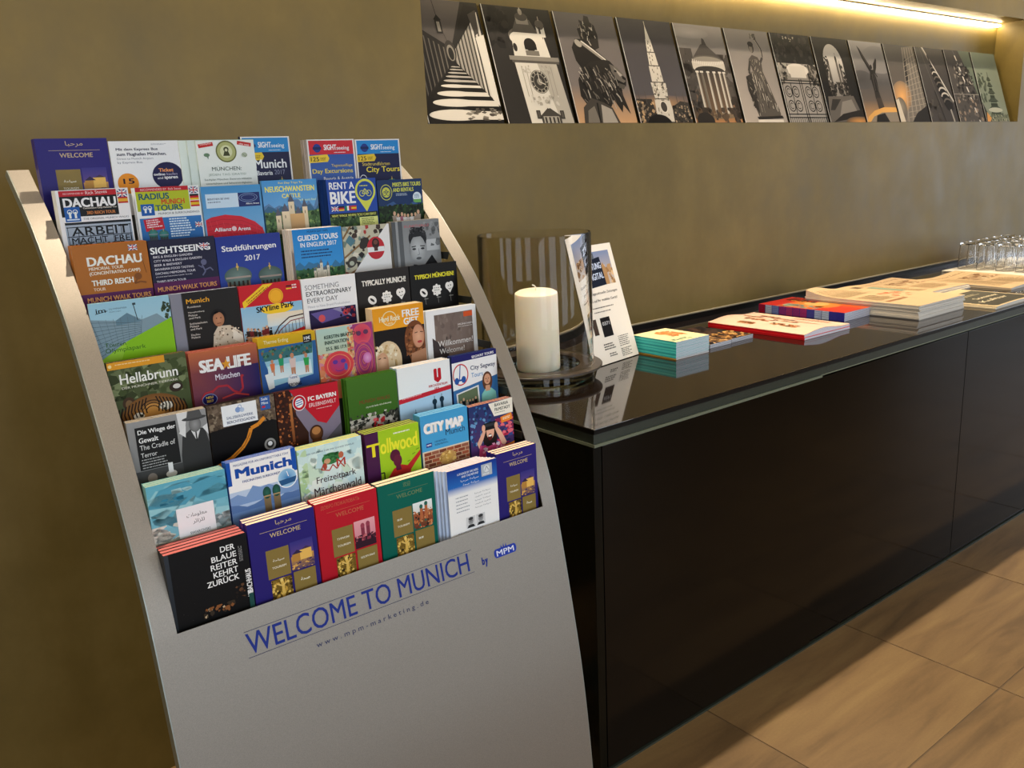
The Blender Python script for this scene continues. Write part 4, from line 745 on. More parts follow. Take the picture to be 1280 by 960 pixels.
def h_blaue(A):
    A.r(0, 0, 100, 148, '#1c1c1e', '#161616'); A.r(0, 0, 5, 148, '#3a4048', '#24282c')
    for s, x, y, w in (('DER', 66, 10, 18), ('BLAUE', 54, 21, 31), ('REITER', 52, 32, 33), ('KEHRT', 54, 43, 31), ('ZURÜCK', 45, 52, 40)): A.t(s, x, y, w, 8 if s != 'ZURÜCK' else 10, '#f4f4f4', .012)
    A.t('LENBACHHAUS', 93, 97, 45, 7, '#f0f0f0', .02, 90); A.bars(88, 38, 28, 5, 3, '#8c8c8c', rot=90); A.nz(78, 70, 12, 26, ['#6a4c38', '#2c2420', '#a08060'], 14, 3); A.nz(36, 94, 40, 14, ['#8c5c38', '#40362c', '#c8b090', '#1c1c1c'], 26, 4); A.r(94, 88, 6, 40, '#2c5450')
    A.nz(10, 20, 70, 90, ['#4c4c4c'], 10, .5)
def h_arch(A):
    A.r(0, 0, 100, 148, '#eff1f5'); A.r(0, 0, 100, 30, '#1f3c94', '#2c70c0'); A.r(0, 30, 100, 14, '#2c70c0', '#eff1f5'); A.t('LUGGAGE BY ARCHERS', 20, 8, 42, 3.6, '#e8eef8', .01); A.t('AND TAX REFUND', 28, 13.5, 34, 3.6, '#e8eef8', .01)
    A.t('\ufe8e\ufe92\ufea3\ufeae\ufee3 \ufe94\ufea3\ufe8e\ufef4\ufeb3', 26, 20, 36, 4.6, '#e8eef8'); A.t('\ufe94\ufea4\ufebb \ufe94\ufea3\ufe8e\ufef4\ufeb3', 30, 27, 32, 4.6, '#e8eef8'); A.r(68, 5, 22, 20, '#b8c0c8'); A.e(79, 13, 6, 6, '#dce0e4'); A.ln([(75, 16), (79, 9), (83, 16)], 1.2, '#8c98a4'); A.bars(71, 21, 16, 2.4, 1, '#f0f4f8')
    for i in range(5): A.t('\ufe8e\ufe92\ufea3\ufeae\ufee3 \ufe94\ufea3\ufe8e\ufef4\ufeb3'[::-1 if i % 2 else 1], 52, 48+i*6, 32, 3, '#5c6878'); A.bars(14, 48+i*6, 32, 2.2, 1, '#8c94a0')
    for x in (32, 52):
        A.r(x, 86, 18, 22, '#d4d6d8'); A.e(x+9, 96, 5.4, 7.5, '#7c7e80', '#a8aaac'); A.e(x+9, 91, 5.4, 4, '#3c3e40'); A.p([(x+1, 108), (x+4, 103), (x+14, 103), (x+17, 108)], '#303234'); A.e(x+7, 96, .8, .6, '#202020'); A.e(x+11, 96, .8, .6, '#202020')
    A.bars(14, 112, 60, 2, 1, '#a8acb4')
# rows: x0, width, top z, stack thickness, copies behind, cover side colour, paper top, art, label, copy label
B_ = 'brochure'
PK = {
'A': [(.268, .100, 1.366, .024, 6, '#3b3180', '#cfc3ae', WP, 'purple WELCOME TOURISM booklet at the left end of the top row'),
      (.3695, .105, 1.361, .006, 1, '#e8e8ea', '#e8e4dc', a_express, 'white Express Bus airport flyer with a purple Ticket online circle, top row'),
      (.503, .098, 1.361, .012, 3, '#dfe8e0', '#e8e4dc', a_map, 'pale MÜNCHEN free city map leaflet with an olive round seal, top row'),
      (.584, .088, 1.366, .006, 1, '#27284c', '#e8e0d8', a_munich, 'dark blue SIGHTseeing Munich Bavaria 2017 brochure half behind the city map leaflet'),
      (.698, .093, 1.359, .026, 6, '#e6ddd6', '#e6c8b4', a_day, 'SIGHTseeing Day Excursions brochure with a red header, top row'),
      (.793, .094, 1.358, .008, 1, '#e6ddd6', '#e6ddd6', a_city, 'SIGHTseeing City Tours brochure with a blue header, right end of the top row')],
'B': [(.272, .099, 1.291, .028, 6, '#eceff2', '#f0eee8', b_dachau, 'white and black DACHAU tour flyer with an iron gate, second row'),
      (.379, .098, 1.290, .008, 2, '#eceff2', '#f0eee8', b_radius, 'RADIUS MUNICH TOURS flyer with a lime green header, second row'),
      (.4795, .098, 1.287, .008, 2, '#b8d4e8', '#f0eee8', b_arena, 'sky blue flyer showing the red Allianz Arena, second row'),
      (.580, .098, 1.292, .006, 1, '#5a90bc', '#e8e4dc', b_castle, 'NEUSCHWANSTEIN CASTLE flyer with a mountain castle, second row'),
      (.696, .097, 1.289, .032, 7, '#2c5098', '#dfe4ea', b_rent, 'blue RENT A BIKE flyer with a yellow location pin, second row'),
      (.795, .095, 1.284, .008, 1, '#1f3456', '#dfe4ea', b_mike, "dark blue MIKE'S BIKE TOURS flyer with a group of riders, right end of second row")],
'C': [(.2705, .102, 1.214, .024, 5, '#b4702a', '#c89860', c_dachau, 'orange brown DACHAU THIRD REICH TOUR brochure with a purple foot, third row'),
      (.374, .099, 1.213, .008, 1, '#272640', '#5c5868', c_sight, 'dark navy SIGHTSEEING walk tours brochure listing tours, third row'),
      (.474, .106, 1.210, .012, 2, '#2b3c88', '#e0d8cc', c_stadt, 'blue Stadtführungen 2017 brochure with two green domes, third row'),
      (.601, .089, 1.212, .036, 6, '#f2ece4', '#f4e0cc', c_guided, 'sky blue GUIDED TOURS IN ENGLISH 2017 flyer with a small castle, third row'),
      (.6915, .091, 1.210, .006, 1, '#b0a898', '#e8e4dc', c_gun, 'white diagonal flyer with a red round badge, third row'),
      (.788, .100, 1.212, .014, 3, '#a8a090', '#e8e4dc', c_face, 'black and white KUNSTHALLE leaflet with a portrait, right end of third row')],
'D': [(.2695, .109, 1.137, .006, 1, '#a8c8d0', '#f0ece0', d_olymp, 'Touren Olympiapark brochure with a bright green hill, fourth row'),
      (.380, .101, 1.137, .010, 1, '#a0a2ac', '#e8e8ec', d_resid, 'black Munich Residence brochure with a grey spine and a king in white robes, fourth row'),
      (.4825, .101, 1.136, .010, 2, '#b8283a', '#e4c0b8', d_skyline, 'red SKYline Park flyer with a roller coaster, fourth row'),
      (.585, .097, 1.136, .006, 1, '#e8e8ea', '#f0e4d8', d_some, 'white SOMETHING EXTRAORDINARY EVERY DAY leaflet, fourth row'),
      (.684, .102, 1.137, .004, 1, '#3a342e', '#c8b8a8', typ('TYPICALLY MUNICH!', '#e8e4dc', '#2c2724'), 'dark brown TYPICALLY MUNICH card with white lettering, fourth row'),
      (.788, .099, 1.137, .004, 1, '#1c1a18', '#c8b8a8', typ('TYPISCH MÜNCHEN!', '#e4dc38', '#181614'), 'black TYPISCH MÜNCHEN card with yellow lettering, right end of fourth row')],
'E': [(.2705, .106, 1.060, .010, 1, '#4c5434', '#e0b070', e_zoo, 'green Hellabrunn zoo brochure with a tiger, fifth row'),
      (.380, .102, 1.056, .020, 3, '#9c5044', '#e8b49c', e_sea, 'orange and violet SEA LIFE München brochure, fifth row'),
      (.484, .094, 1.061, .018, 3, '#c8a830', '#e8cc60', e_therme, 'thermal spa flyer with a yellow header and bathers running, fifth row'),
      (.580, .100, 1.061, .008, 1, '#c8b0a0', '#f0d4bc', e_kerstin, 'KERSTIN BRÄTSCH exhibition leaflet with pink painted faces, fifth row'),
      (.682, .098, 1.080, .022, 4, '#f0dcb8', '#f4e4c4', e_rock, 'orange Hard Rock FREE GIFT flyer with two women, fifth row'),
      (.784, .106, 1.063, .012, 2, '#ececec', '#f4ece4', e_will, 'white and taupe Willkommen Welcome brochure, right end of fifth row')],
'F': [(.2705, .106, .987, .014, 2, '#8a8680', '#e0d0b8', f_wiege, 'grey Die Wiege der Gewalt brochure with a man in a hat, sixth row'),
      (.3785, .099, .988, .010, 2, '#3a302a', '#5c4838', f_salz, 'black salt mine BERCHTESGADEN brochure with an orange ribbon, sixth row'),
      (.479, .102, .988, .008, 2, '#54241c', '#50343c', f_bayern, 'red and brown FC BAYERN brochure with the round club badge, sixth row'),
      (.596, .089, .986, .016, 4, '#4a7828', '#8ca068', f_green, 'green leaflet with a red figure on grey water, sixth row'),
      (.687, .103, .988, .020, 2, '#b8d0e0', '#ecd8c4', f_ubahn, 'white and pale blue brochure with a red church emblem, sixth row'),
      (.794, .095, .990, .010, 2, '#2c3c70', '#c8b8b0', f_segway, 'City Segway Tours flyer with a smiling woman in mint, right end of sixth row')],
'G': [(.2705, .105, .910, .020, 2, '#8cc4c8', '#a8b8a4', g_swar, 'turquoise sky brochure with a white square in Arabic script, seventh row'),
      (.378, .102, .916, .014, 3, '#1f58b0', '#e8e8ec', g_munich, 'white and blue Munich magazine with twin towers and mountains, seventh row'),
      (.482, .105, .910, .018, 1, '#b8d8c0', '#c0bc78', g_maerchen, 'pale turquoise Freizeitpark Märchenwald brochure, seventh row'),
      (.593, .097, .909, .026, 3, '#4c1f4c', '#a8b848', g_toll, 'lime green and purple Tollwood programme with a red dancer, seventh row'),
      (.6935, .092, .916, .022, 2, '#58a4d0', '#7cb0cc', g_city, 'blue CITY MAP Munich leaflet over a brick wall, seventh row'),
      (.789, .092, .912, .014, 2, '#2c3c6c', '#e8a878', g_film, 'BAVARIA FILMSTADT flyer with a woman in a headset, right end of seventh row')],
'H': [(.2675, .109, .831, .040, 3, '#232528', '#c87470', h_blaue, 'black DER BLAUE REITER KEHRT ZURÜCK brochure, left end of the bottom row'),
      (.3785, .0985, .840, .028, 2, '#332a7c', '#f0d4b8', WP, 'purple WELCOME TOURISM booklet in the bottom row, between the black and the red ones'),
      (.479, .0995, .841, .026, 2, '#b02434', '#f0c8b8', welcome('#bf2233', 'ДОБРО ПОЖАЛОВАТЬ', 'ТУРИЗМ', 'ЗДОРОВЬЕ', ('#e8a8b0', '#c88090', 'rose'), False), 'red WELCOME TOURISM booklet, bottom row'),
      (.5805, .1005, .841, .022, 1, '#0e5a50', '#e8d0b4', welcome('#0e6a5c', '欢迎', '旅游', '健康', ('#e8f0f0', '#c8b0a0', 'town'), False), 'dark green WELCOME TOURISM booklet, bottom row'),
      (.703, .0985, .834, .030, 5, '#c8d8f0', '#ecd0bc', h_arch, 'white leaflet with a blue header and two small portraits, bottom row'),
      (.8035, .0855, .838, .026, 2, '#332a7c', '#f0d4b8', WP, 'purple WELCOME TOURISM booklet at the right end of the bottom row')]}
def booklet(w, h, t, side, paper):                  # cover folded round a page block ; origin bottom left of the front
    mb = MB(); c = .0005
    mb.box(.0, 0, 0, w, c, h, 0).box(0, t-c, 0, w, t, h, 0).box(0, c, 0, c, t-c, h, 0)
    return mb
def brochure(row, i):
    x0, w, zt, T, n, side, paper, art, label = PK[row][i]
    y, z = ROWS[row]; zf = z-.150; h = zt-zf-.0004
    t = max(min(.012, T/(n+1)), .0022)
    lean = math.radians(.8 if row in 'ABCDE' else .5)
    y0 = y-(h*math.sin(lean)); nm = B_
    if row == 'A' and i == 3: y0 += .014
    if row == 'H' and i == 4: y0 -= .003
    root = empty(nm, (x0, y0, zf+.0003), (-lean, 0, 0)); tag(root, label, 'brochure')
    cv = tint(booklet(w, h, t, side, paper).mesh('cover'), [side]); link('cover', cv, PRINT, root)
    pm = tint(MB().box(.0006, .0005, .0005, w-.0006, t-.0005, h-.0006).mesh('pages'), [paper]); link('pages', pm, MATTE, root)
    A = Art(100, 148, .0008); art(A); s = w/100
    link('cover_print', A.mesh('cover_print', lambda x, yy, k: (x*s, -.00005-k, max(0, h-yy*.001*(h/.148) if yy > 90 else h-yy*.001))), PRINT, root)
    # copies behind the front one share one mesh
    if n:
        mb = MB(); c = .0004; g = max(T-t, .003)/n
        tt = min(t, g*.96) if n > 1 else t
        mb.box(0, 0, 0, w, c, h, 0).box(0, tt-c, 0, w, tt, h, 0).box(0, c, 0, c, tt-c, h, 0).box(.0006, c, .0005, w-.0006, tt-c, h-.0006, 1)
        me = tint(mb.mesh('brochure_copy'), [side, paper]); me.materials.append(PRINT)
        r = random.Random(hash((ord(row), i)) & 255)
        lab = 'copy stacked behind the ' + label
        words = lab.split(); lab = ' '.join(words[:15])
        while lab.split()[-1] in ('the', 'a', 'of', 'with', 'and', 'in', 'on', 'at', 'to', 'for', 'showing'): lab = lab.rsplit(' ', 1)[0]
        fan = (-.0125 if (row, i) == ('A', 2) else (-.0035 if (row, i) == ('H', 4) else 0))
        for k in range(n):
            o = bpy.data.objects.new('brochure', me); yy = t+.0003+k*max(g, tt+.0001)+(0 if k else 0)
            fx = fan*(k+1) if fan > -.01 else fan*min(k+1, 2)
            o.location = (x0+fx+r.uniform(0 if i == 0 else -.0013, -.0002 if i == 5 else .0010), y0+yy, zf+.0003); o.rotation_euler = (-lean, 0, 0)
            COL.objects.link(o); tag(o, lab.rstrip(','), 'brochure', 'copies behind the ' + ' '.join(label.split(',')[0].split()[:8]))
for row in PK:
    for i in range(6): brochure(row, i)

# ------------------------------------------------------------------ the thirteen picture panels leaning in the niche (100 x 137 grid)
def q_arcade(A):
    A.r(0, 0, 100, 137, '#2c2926', '#181615'); A.p([(0, 0), (78, 0), (54, 50), (46, 50), (0, 24)], '#5c5652')
    A.p([(0, 24), (46, 50), (46, 72), (4, 118), (0, 118)], '#23201e')
    for i in range(8): x = 2+i*5.6; A.p([(x, 32+i*2.9), (x+1.5, 33+i*2.9), (x+1.5, 110-i*5), (x, 113-i*5)], '#6c665e')
    A.p([(100, 6), (100, 118), (92, 108), (56, 74), (54, 52), (82, 2)], '#24211f')
    for i in range(9):
        x = 97-i*4.9; y0 = 10+i*5.4; y1 = 114-i*5; A.p([(x, y0), (x-2.9, y0+4), (x-2.7, y1-3), (x, y1)], '#cfc8bc' if i < 3 else '#a09a90'); A.p([(x-2.9, y0+4), (x-3.8, y0+5), (x-3.6, y1-4), (x-2.7, y1-3)], '#6c665e')
    A.p([(88, 40), (100, 36), (100, 118), (92, 110)], '#d8d2c6'); A.p([(84, 14), (96, 8), (94, 34), (88, 38)], '#4c4742')
    A.e(50, 57, 7, 12, '#3a3632'); A.e(50, 59, 5, 9, '#8c867c'); A.e(50, 60, 3.4, 7, '#24211f'); A.p([(45, 74), (56, 74), (98, 116), (100, 137), (0, 137), (4, 114)], '#1a1816')
    for y, x0, x1, h in ((74, 46, 56, 1), (77, 43, 59, 1.2), (80.5, 40, 63, 1.5), (84.5, 36, 68, 1.9), (89, 32, 73, 2.4), (94.5, 27, 78, 3), (102, 20, 86, 5), (111, 12, 96, 7), (123, 4, 108, 10)):
        c = '#d6cfc2' if y > 90 else '#b4ada2'; A.e((x0*2+x1)/3, y+h*.5, (x1-x0)*.34, h*.62, c); A.p([((x0+x1)/2-4, y), (x1, y+h*.1), (x1+2, y+h), ((x0+x1)/2-6, y+h)], c)
    A.nz(50, 120, 50, 14, ['#5c564e', '#8c857a'], 26, 2, 2.4)
    A.ln([(40, 0), (42, 22)], .7, '#181614'); A.r(38, 22, 8, 16, '#26231f'); A.r(40, 25, 4, 11, '#8c867c'); A.p([(37, 23), (42, 17), (47, 23)], '#181614'); A.ln([(46, 38), (49, 48)], .7, '#3c3833')
def q_church(A):
    A.r(0, 0, 100, 137, '#262422', '#33302d'); A.nz(0, 0, 34, 50, ['#1c1a19', '#302d2b'], 26, 8); w = '#d6d0c4'; d = '#8c867c'
    A.p([(30, 66), (92, 62), (98, 137), (34, 137)], w); A.p([(62, 62), (92, 62), (99, 137), (80, 137)], '#b4aea2'); A.r(24, 58, 74, 5, d); A.r(27, 63, 70, 3, '#5c5750'); A.p([(34, 34), (82, 32), (86, 58), (32, 58)], w); A.e(56, 34, 26, 11, '#6c665e'); A.e(56, 37, 25, 10, w)
    A.e(59, 44, 9, 8, '#1c1a18'); A.r(50, 44, 18, 6, '#1c1a18'); A.r(50, 51, 20, 6, '#7c766c'); A.e(36, 48, 3, 5, '#2c2926'); A.p([(36, 30), (46, 14), (66, 14), (74, 30)], '#5a554e'); A.r(46, 10, 18, 10, '#8c867c'); A.e(55, 11, 9, 5, '#4a4640'); A.e(55, 5, 3, 4, '#8c867c'); A.ln([(55, -1), (55, 4)], .9, '#b4aea2')
    A.r(74, 20, 12, 14, w); A.e(80, 19, 6.5, 6, '#5a554e'); A.r(77, 22, 3, 8, '#3a3632'); A.ln([(80, 9), (80, 14)], .8, '#b4aea2')
    A.e(60, 88, 13.5, 14, '#3c3934'); A.o(60, 88, 13, 13.5, 1, '#a49e92'); A.o(60, 88, 9, 9.4, .6, '#a49e92'); A.e(60, 88, 4, 4, '#8c867c'); A.ln([(60, 88), (60, 78)], 1, '#d8d2c4'); A.ln([(60, 88), (68, 91)], 1, '#d8d2c4')
    for i in range(12): a = i*.5236; A.ln([(60+9.4*math.cos(a), 88+9.8*math.sin(a)), (60+12.4*math.cos(a), 88+13*math.sin(a))], .8, '#c8c2b4')
    for x in (38, 44, 76, 82): A.ln([(x, 70), (x+1, 106)], .9, '#9c968a')
    A.nz(38, 68, 44, 10, ['#a8a296', '#c0baae'], 26, 2); A.nz(40, 104, 44, 12, ['#b8b2a6', '#a8a296', '#c8c2b6'], 30, 2.4)
    for x in (44, 80): A.r(x, 122, 6, 10, '#2c2926'); A.r(x+1, 123, 4, 8, '#5a554e')
    A.p([(50, 128), (64, 118), (80, 128), (80, 137), (50, 137)], '#4a4640'); A.r(53, 129, 24, 8, '#a8a296'); A.e(64, 117, 2, 3, '#d8d2c4')
    for i in range(4): A.r(55+i*6, 130, 2.6, 7, '#34312d')
def q_lion(A):
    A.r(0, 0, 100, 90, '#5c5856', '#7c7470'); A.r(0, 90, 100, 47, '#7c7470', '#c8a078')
    r = A.rnd
    A.p([(36, 34), (34, 20), (40, 16), (40, 8), (47, 10), (50, 2), (57, 3), (58, 10), (64, 14), (66, 26), (64, 42), (54, 46)], '#2c2926')
    for i in range(34): x, y = 37+r.random()*25, 8+r.random()*30; A.ln([(x, y), (x+r.uniform(-2, 3), y+r.uniform(3, 7))], 1.2, r.choice(['#8c867e', '#5c5751', '#141312', '#b8b2a8']))
    A.p([(20, 60), (18, 44), (26, 33), (40, 32), (52, 42), (74, 58), (70, 66), (46, 62), (28, 72)], '#24211f'); A.ln([(34, 36), (50, 46), (72, 60)], 4.4, '#8c867e'); A.ln([(36, 35), (52, 45), (70, 57)], 1.6, '#d0cac0'); A.e(30, 38, 6, 4, '#9c968c', rot=.6)
    A.p([(14, 104), (16, 84), (26, 70), (44, 60), (66, 57), (76, 58), (84, 66), (94, 74), (98, 82), (95, 90), (86, 92), (86, 102), (92, 126), (82, 114), (78, 124), (68, 108), (58, 120), (40, 116), (22, 116)], '#2a2724')
    for i in range(90):
        t = r.random(); x = 18+t*64; y = 64+r.random()*44; l = r.uniform(6, 13); b = r.uniform(1, 5)
        A.ln([(x, y), (x+b, y+l*.5), (x+b*1.3, y+l)], r.uniform(.8, 1.9), r.choice(['#6c665e', '#8c857b', '#141210', '#47423d', '#b0a99e', '#1c1a18']))
    A.p([(74, 62), (86, 66), (95, 75), (97, 83), (92, 86), (82, 82), (76, 74)], '#6c665f'); A.p([(80, 66), (93, 76), (88, 78)], '#a8a197'); A.e(82, 71, 2.4, 1.4, '#12100f'); A.p([(92, 76), (98, 80), (96, 83), (91, 80)], '#1c1a18'); A.ln([(84, 84), (93, 87)], 1.5, '#12100f'); A.p([(82, 86), (94, 89), (90, 94), (82, 92)], '#5a554e')
    A.p([(10, 137), (14, 118), (30, 106), (50, 112), (62, 118), (70, 137)], '#4a453f'); A.p([(40, 137), (44, 114), (60, 120), (66, 137)], '#a8a095'); A.p([(16, 137), (20, 122), (32, 116), (36, 137)], '#7c756b'); A.ln([(38, 112), (36, 137)], 2.4, '#1c1a18')
def q_rathaus(A):
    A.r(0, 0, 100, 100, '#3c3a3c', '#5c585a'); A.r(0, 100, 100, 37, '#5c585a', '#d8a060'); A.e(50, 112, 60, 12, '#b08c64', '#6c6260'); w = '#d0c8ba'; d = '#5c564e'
    A.p([(50, 6), (54, 26), (46, 26)], w); A.ln([(50, 2), (50, 10)], .8, w)
    for y0, y1, a, b in ((26, 44, 4.6, 6.5), (44, 62, 7, 8.6), (62, 84, 10, 11), (84, 106, 14, 12.5), (106, 137, 14, 18)): A.p([(50-a, y0), (50+a, y0), (50+b, y1), (50-b, y1)], w); A.r(50-b-1, y1-1.4, b*2+2, 1.6, d)
    for i in range(40): y = 28+i*2.7; hw = 3+(y-26)*.11; x = 50+A.rnd.uniform(-hw, hw); A.r(x, y, 1.3, 2.6, d)
    A.nz(36, 84, 28, 24, ['#6c665c', '#e4dccc', '#a09888'], 50, 2); A.e(50, 116, 6, 7, '#4a4540'); A.o(50, 116, 7, 8, 1.2, '#e8e0d0')
    A.p([(0, 106), (30, 106), (34, 137), (0, 137)], '#3c3834'); A.nz(0, 108, 34, 29, ['#8c7c68', '#2c2824', '#c8a880'], 70, 2.6); A.p([(66, 116), (84, 108), (100, 110), (100, 137), (64, 137)], '#3c3834'); A.nz(66, 114, 34, 23, ['#a8947c', '#24211e', '#5c5448'], 60, 2.4); A.e(36, 142, 24, 16, '#1c1918')
    for x in (8, 20, 78, 92): A.ln([(x, 96), (x, 112)], 1, '#5a544c')
def q_temple(A):
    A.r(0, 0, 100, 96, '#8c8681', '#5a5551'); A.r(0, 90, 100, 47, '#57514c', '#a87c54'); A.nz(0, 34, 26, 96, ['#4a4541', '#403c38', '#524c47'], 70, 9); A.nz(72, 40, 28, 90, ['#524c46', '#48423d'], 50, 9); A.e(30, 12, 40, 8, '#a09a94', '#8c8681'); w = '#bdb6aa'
    A.p([(22, 50), (48, 27), (58, 27), (88, 48)], '#4c4743'); A.e(55, 50, 34, 8, '#5c5650'); A.e(55, 52, 33.5, 8, '#8c857b'); A.p([(21, 52), (89, 50), (89, 60), (21, 62)], w); A.e(55, 61, 34, 7, w); A.e(55, 64, 31, 6.4, '#3a3632'); A.p([(50, 28), (53, 18), (57, 20), (60, 28)], '#3c3834')
    for i in range(17): A.r(23+i*3.9, 48+.05*(i-8)**2*-1+4, 1.1, 4.6, '#d8d1c5')
    A.r(28, 66, 54, 58, '#443e39', '#6c5641')
    for x, k in ((25, 0), (34, 1), (47, 0), (60, 0), (72, 0), (81, 0)):
        c = w if not k else '#6c665d'; A.p([(x, 66), (x+4.4, 66), (x+5.2, 126), (x-.6, 126)], c); A.p([(x+2.8, 66), (x+4.4, 66), (x+5.2, 126), (x+3.2, 126)], '#7c7468'); A.r(x-1, 65, 6.4, 2.4, '#d0c9bd')
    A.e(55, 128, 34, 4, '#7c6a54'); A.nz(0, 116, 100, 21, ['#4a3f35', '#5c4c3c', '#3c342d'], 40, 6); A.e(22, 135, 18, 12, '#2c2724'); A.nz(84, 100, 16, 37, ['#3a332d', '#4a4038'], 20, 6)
def q_bavaria(A):
    A.r(0, 0, 100, 137, '#75706d', '#a89e94'); d = '#3f3b36'; l = '#9c9489'; r = A.rnd
    A.ln([(66, 50), (75, 40), (76, 28), (66, 12)], 4.2, d); A.ln([(74, 40), (74.6, 28), (66, 14)], 1.3, l); A.nz(56, 5, 14, 9, [d, '#5c564f', l], 16, 2.6); A.e(54, 26, 6, 8, d); A.e(53, 28, 3.6, 5.6, '#7c756b'); A.e(54, 21, 6.4, 4, '#2a2724')
    A.p([(42, 44), (52, 37), (64, 40), (70, 50), (68, 64), (46, 66)], '#524c46'); A.p([(44, 62), (68, 60), (76, 84), (88, 124), (86, 130), (36, 131), (30, 110), (34, 84)], '#57514a')
    for i in range(60):
        t = r.random(); y = 62+r.random()*52; x = 40+t*(26+(y-62)*.42)-(y-62)*.05; A.ln([(x, y), (x+r.uniform(-1, 4)*t, y+r.uniform(6, 15))], r.uniform(.7, 1.7), r.choice([l, '#26231f', '#7c756b', '#b4ada1', '#39352f']))
    for i in range(20): x, y = 44+r.random()*22, 42+r.random()*20; A.ln([(x, y), (x+r.uniform(-5, 5), y+r.uniform(2, 5))], 1.2, r.choice([l, '#26231f', '#7c756b']))
    A.ln([(44, 46), (36, 62), (40, 74)], 4.6, d); A.p([(26, 70), (38, 66), (42, 90), (38, 124), (30, 112), (24, 90)], '#34302c')
    for i in range(26): x, y = 26+r.random()*14, 70+r.random()*44; A.ln([(x, y), (x+r.uniform(-3, 3), y+4)], 1.3, r.choice([l, '#1c1a18', '#6c655b']))
    A.p([(30, 129), (90, 127), (92, 131), (32, 133)], '#2a2725'); A.r(30, 133, 60, 4, '#d0c8bc')
def q_gate(A):
    A.r(0, 0, 100, 137, '#8c8680', '#a8a198'); A.r(0, 0, 100, 46, '#1e1c1b'); A.nz(0, 0, 100, 56, ['#141313', '#2c2a28', '#3c3936', '#1c1a19'], 110, 6); A.nz(30, 4, 30, 8, ['#a8a29a'], 10, 2.4); A.r(0, 50, 100, 24, '#8c857c'); A.e(50, 56, 28, 10, '#d0c8bc'); A.r(30, 50, 40, 18, '#c8c0b4'); A.nz(0, 46, 26, 34, ['#26231f', '#5c564e', '#a09a90'], 40, 4); A.nz(74, 46, 26, 34, ['#26231f', '#4c4740'], 40, 4)
    k = '#161514'
    for y in (72, 76, 124, 129): A.r(0, y, 100, 1.6, k)
    for x in (2, 47, 52, 97): A.r(x, 70, 1.8, 67, k)
    for cx in (24, 75):
        for cy in (90, 112):
            for sx in (-1, 1): A.o(cx+sx*9, cy, 8.5, 9, 1.5, k); A.o(cx+sx*9, cy, 4.6, 5, 1.2, k, 40, 320)
        A.r(cx-.8, 76, 1.6, 50, k)
    for i in range(20): A.r(i*5.2+2, 129, 1, 8, k)
def q_arch(A):
    A.r(0, 0, 100, 137, '#201e1d'); A.e(48, 40, 26, 30, '#bab4ac'); A.r(22, 40, 52, 56, '#bab4ac', '#8c867e'); A.nz(20, 30, 14, 66, ['#26231f', '#3c3833'], 50, 4); A.nz(62, 44, 12, 52, ['#26231f', '#3c3833'], 30, 4)
    for x, y in ((32, 40), (56, 34), (64, 46)): A.r(x-2.4, y, 4.8, 60, '#5c564f'); A.e(x, y, 2.8, 5, '#3c3833'); A.ln([(x, y-10), (x, y)], .8, '#3c3833')
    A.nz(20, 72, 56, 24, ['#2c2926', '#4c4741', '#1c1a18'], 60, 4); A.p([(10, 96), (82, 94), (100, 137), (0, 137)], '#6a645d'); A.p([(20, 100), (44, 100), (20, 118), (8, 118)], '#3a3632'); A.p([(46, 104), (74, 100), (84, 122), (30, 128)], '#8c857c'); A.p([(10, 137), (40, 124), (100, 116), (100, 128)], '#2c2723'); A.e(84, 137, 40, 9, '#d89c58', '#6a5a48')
def q_angel(A):
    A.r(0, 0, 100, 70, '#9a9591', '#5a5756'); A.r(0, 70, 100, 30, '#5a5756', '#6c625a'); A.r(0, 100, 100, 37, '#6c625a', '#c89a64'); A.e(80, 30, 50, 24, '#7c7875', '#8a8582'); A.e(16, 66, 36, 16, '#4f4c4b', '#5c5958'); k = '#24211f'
    A.p([(22, 8), (28, 13), (50, 44), (50, 56), (43, 50), (30, 30)], k); A.p([(54, 54), (60, 38), (72, 27), (73, 31), (68, 43), (60, 54)], k); A.e(51.5, 43, 3, 4, k); A.p([(45, 48), (57, 48), (60, 66), (57, 88), (45, 88), (42, 62)], k); A.ln([(57, 50), (64, 60)], 2.4, k); A.ln([(46, 52), (40, 66)], 2.2, k)
    A.p([(44, 86), (58, 86), (60, 98), (43, 98)], '#34302c'); A.p([(44, 96), (60, 96), (64, 116), (45, 116)], '#4a4038'); A.ln([(30, 20), (46, 44)], .8, '#6c665f'); A.ln([(49, 56), (48, 84)], 1.1, '#6c665f'); A.ln([(54, 54), (56, 84)], .9, '#5c564f')
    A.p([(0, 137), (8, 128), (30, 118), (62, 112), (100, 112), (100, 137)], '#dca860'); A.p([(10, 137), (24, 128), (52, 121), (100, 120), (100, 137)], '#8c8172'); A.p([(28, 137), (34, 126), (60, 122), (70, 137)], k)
def q_glass(A):
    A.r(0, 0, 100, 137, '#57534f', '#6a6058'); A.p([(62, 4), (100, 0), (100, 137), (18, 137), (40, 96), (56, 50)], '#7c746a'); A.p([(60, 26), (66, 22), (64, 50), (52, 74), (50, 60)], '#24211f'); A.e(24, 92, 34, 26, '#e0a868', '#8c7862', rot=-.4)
    for i in range(11): A.ln([(62+i*4, 4), (44+i*6, 80), (26+i*8, 137)], .8, ['#b8aea0', '#4a443e'][i % 2])
    for i in range(12): A.ln([(56-i*2.2, 30+i*9), (100, 14+i*10)], .7, '#a89c8c')
    A.e(14, 110, 16, 16, '#8c8274', '#6c6459'); A.p([(0, 100), (10, 96), (16, 137), (0, 137)], '#c8bcaa'); A.p([(40, 137), (60, 122), (100, 108), (100, 137)], '#2a2623')
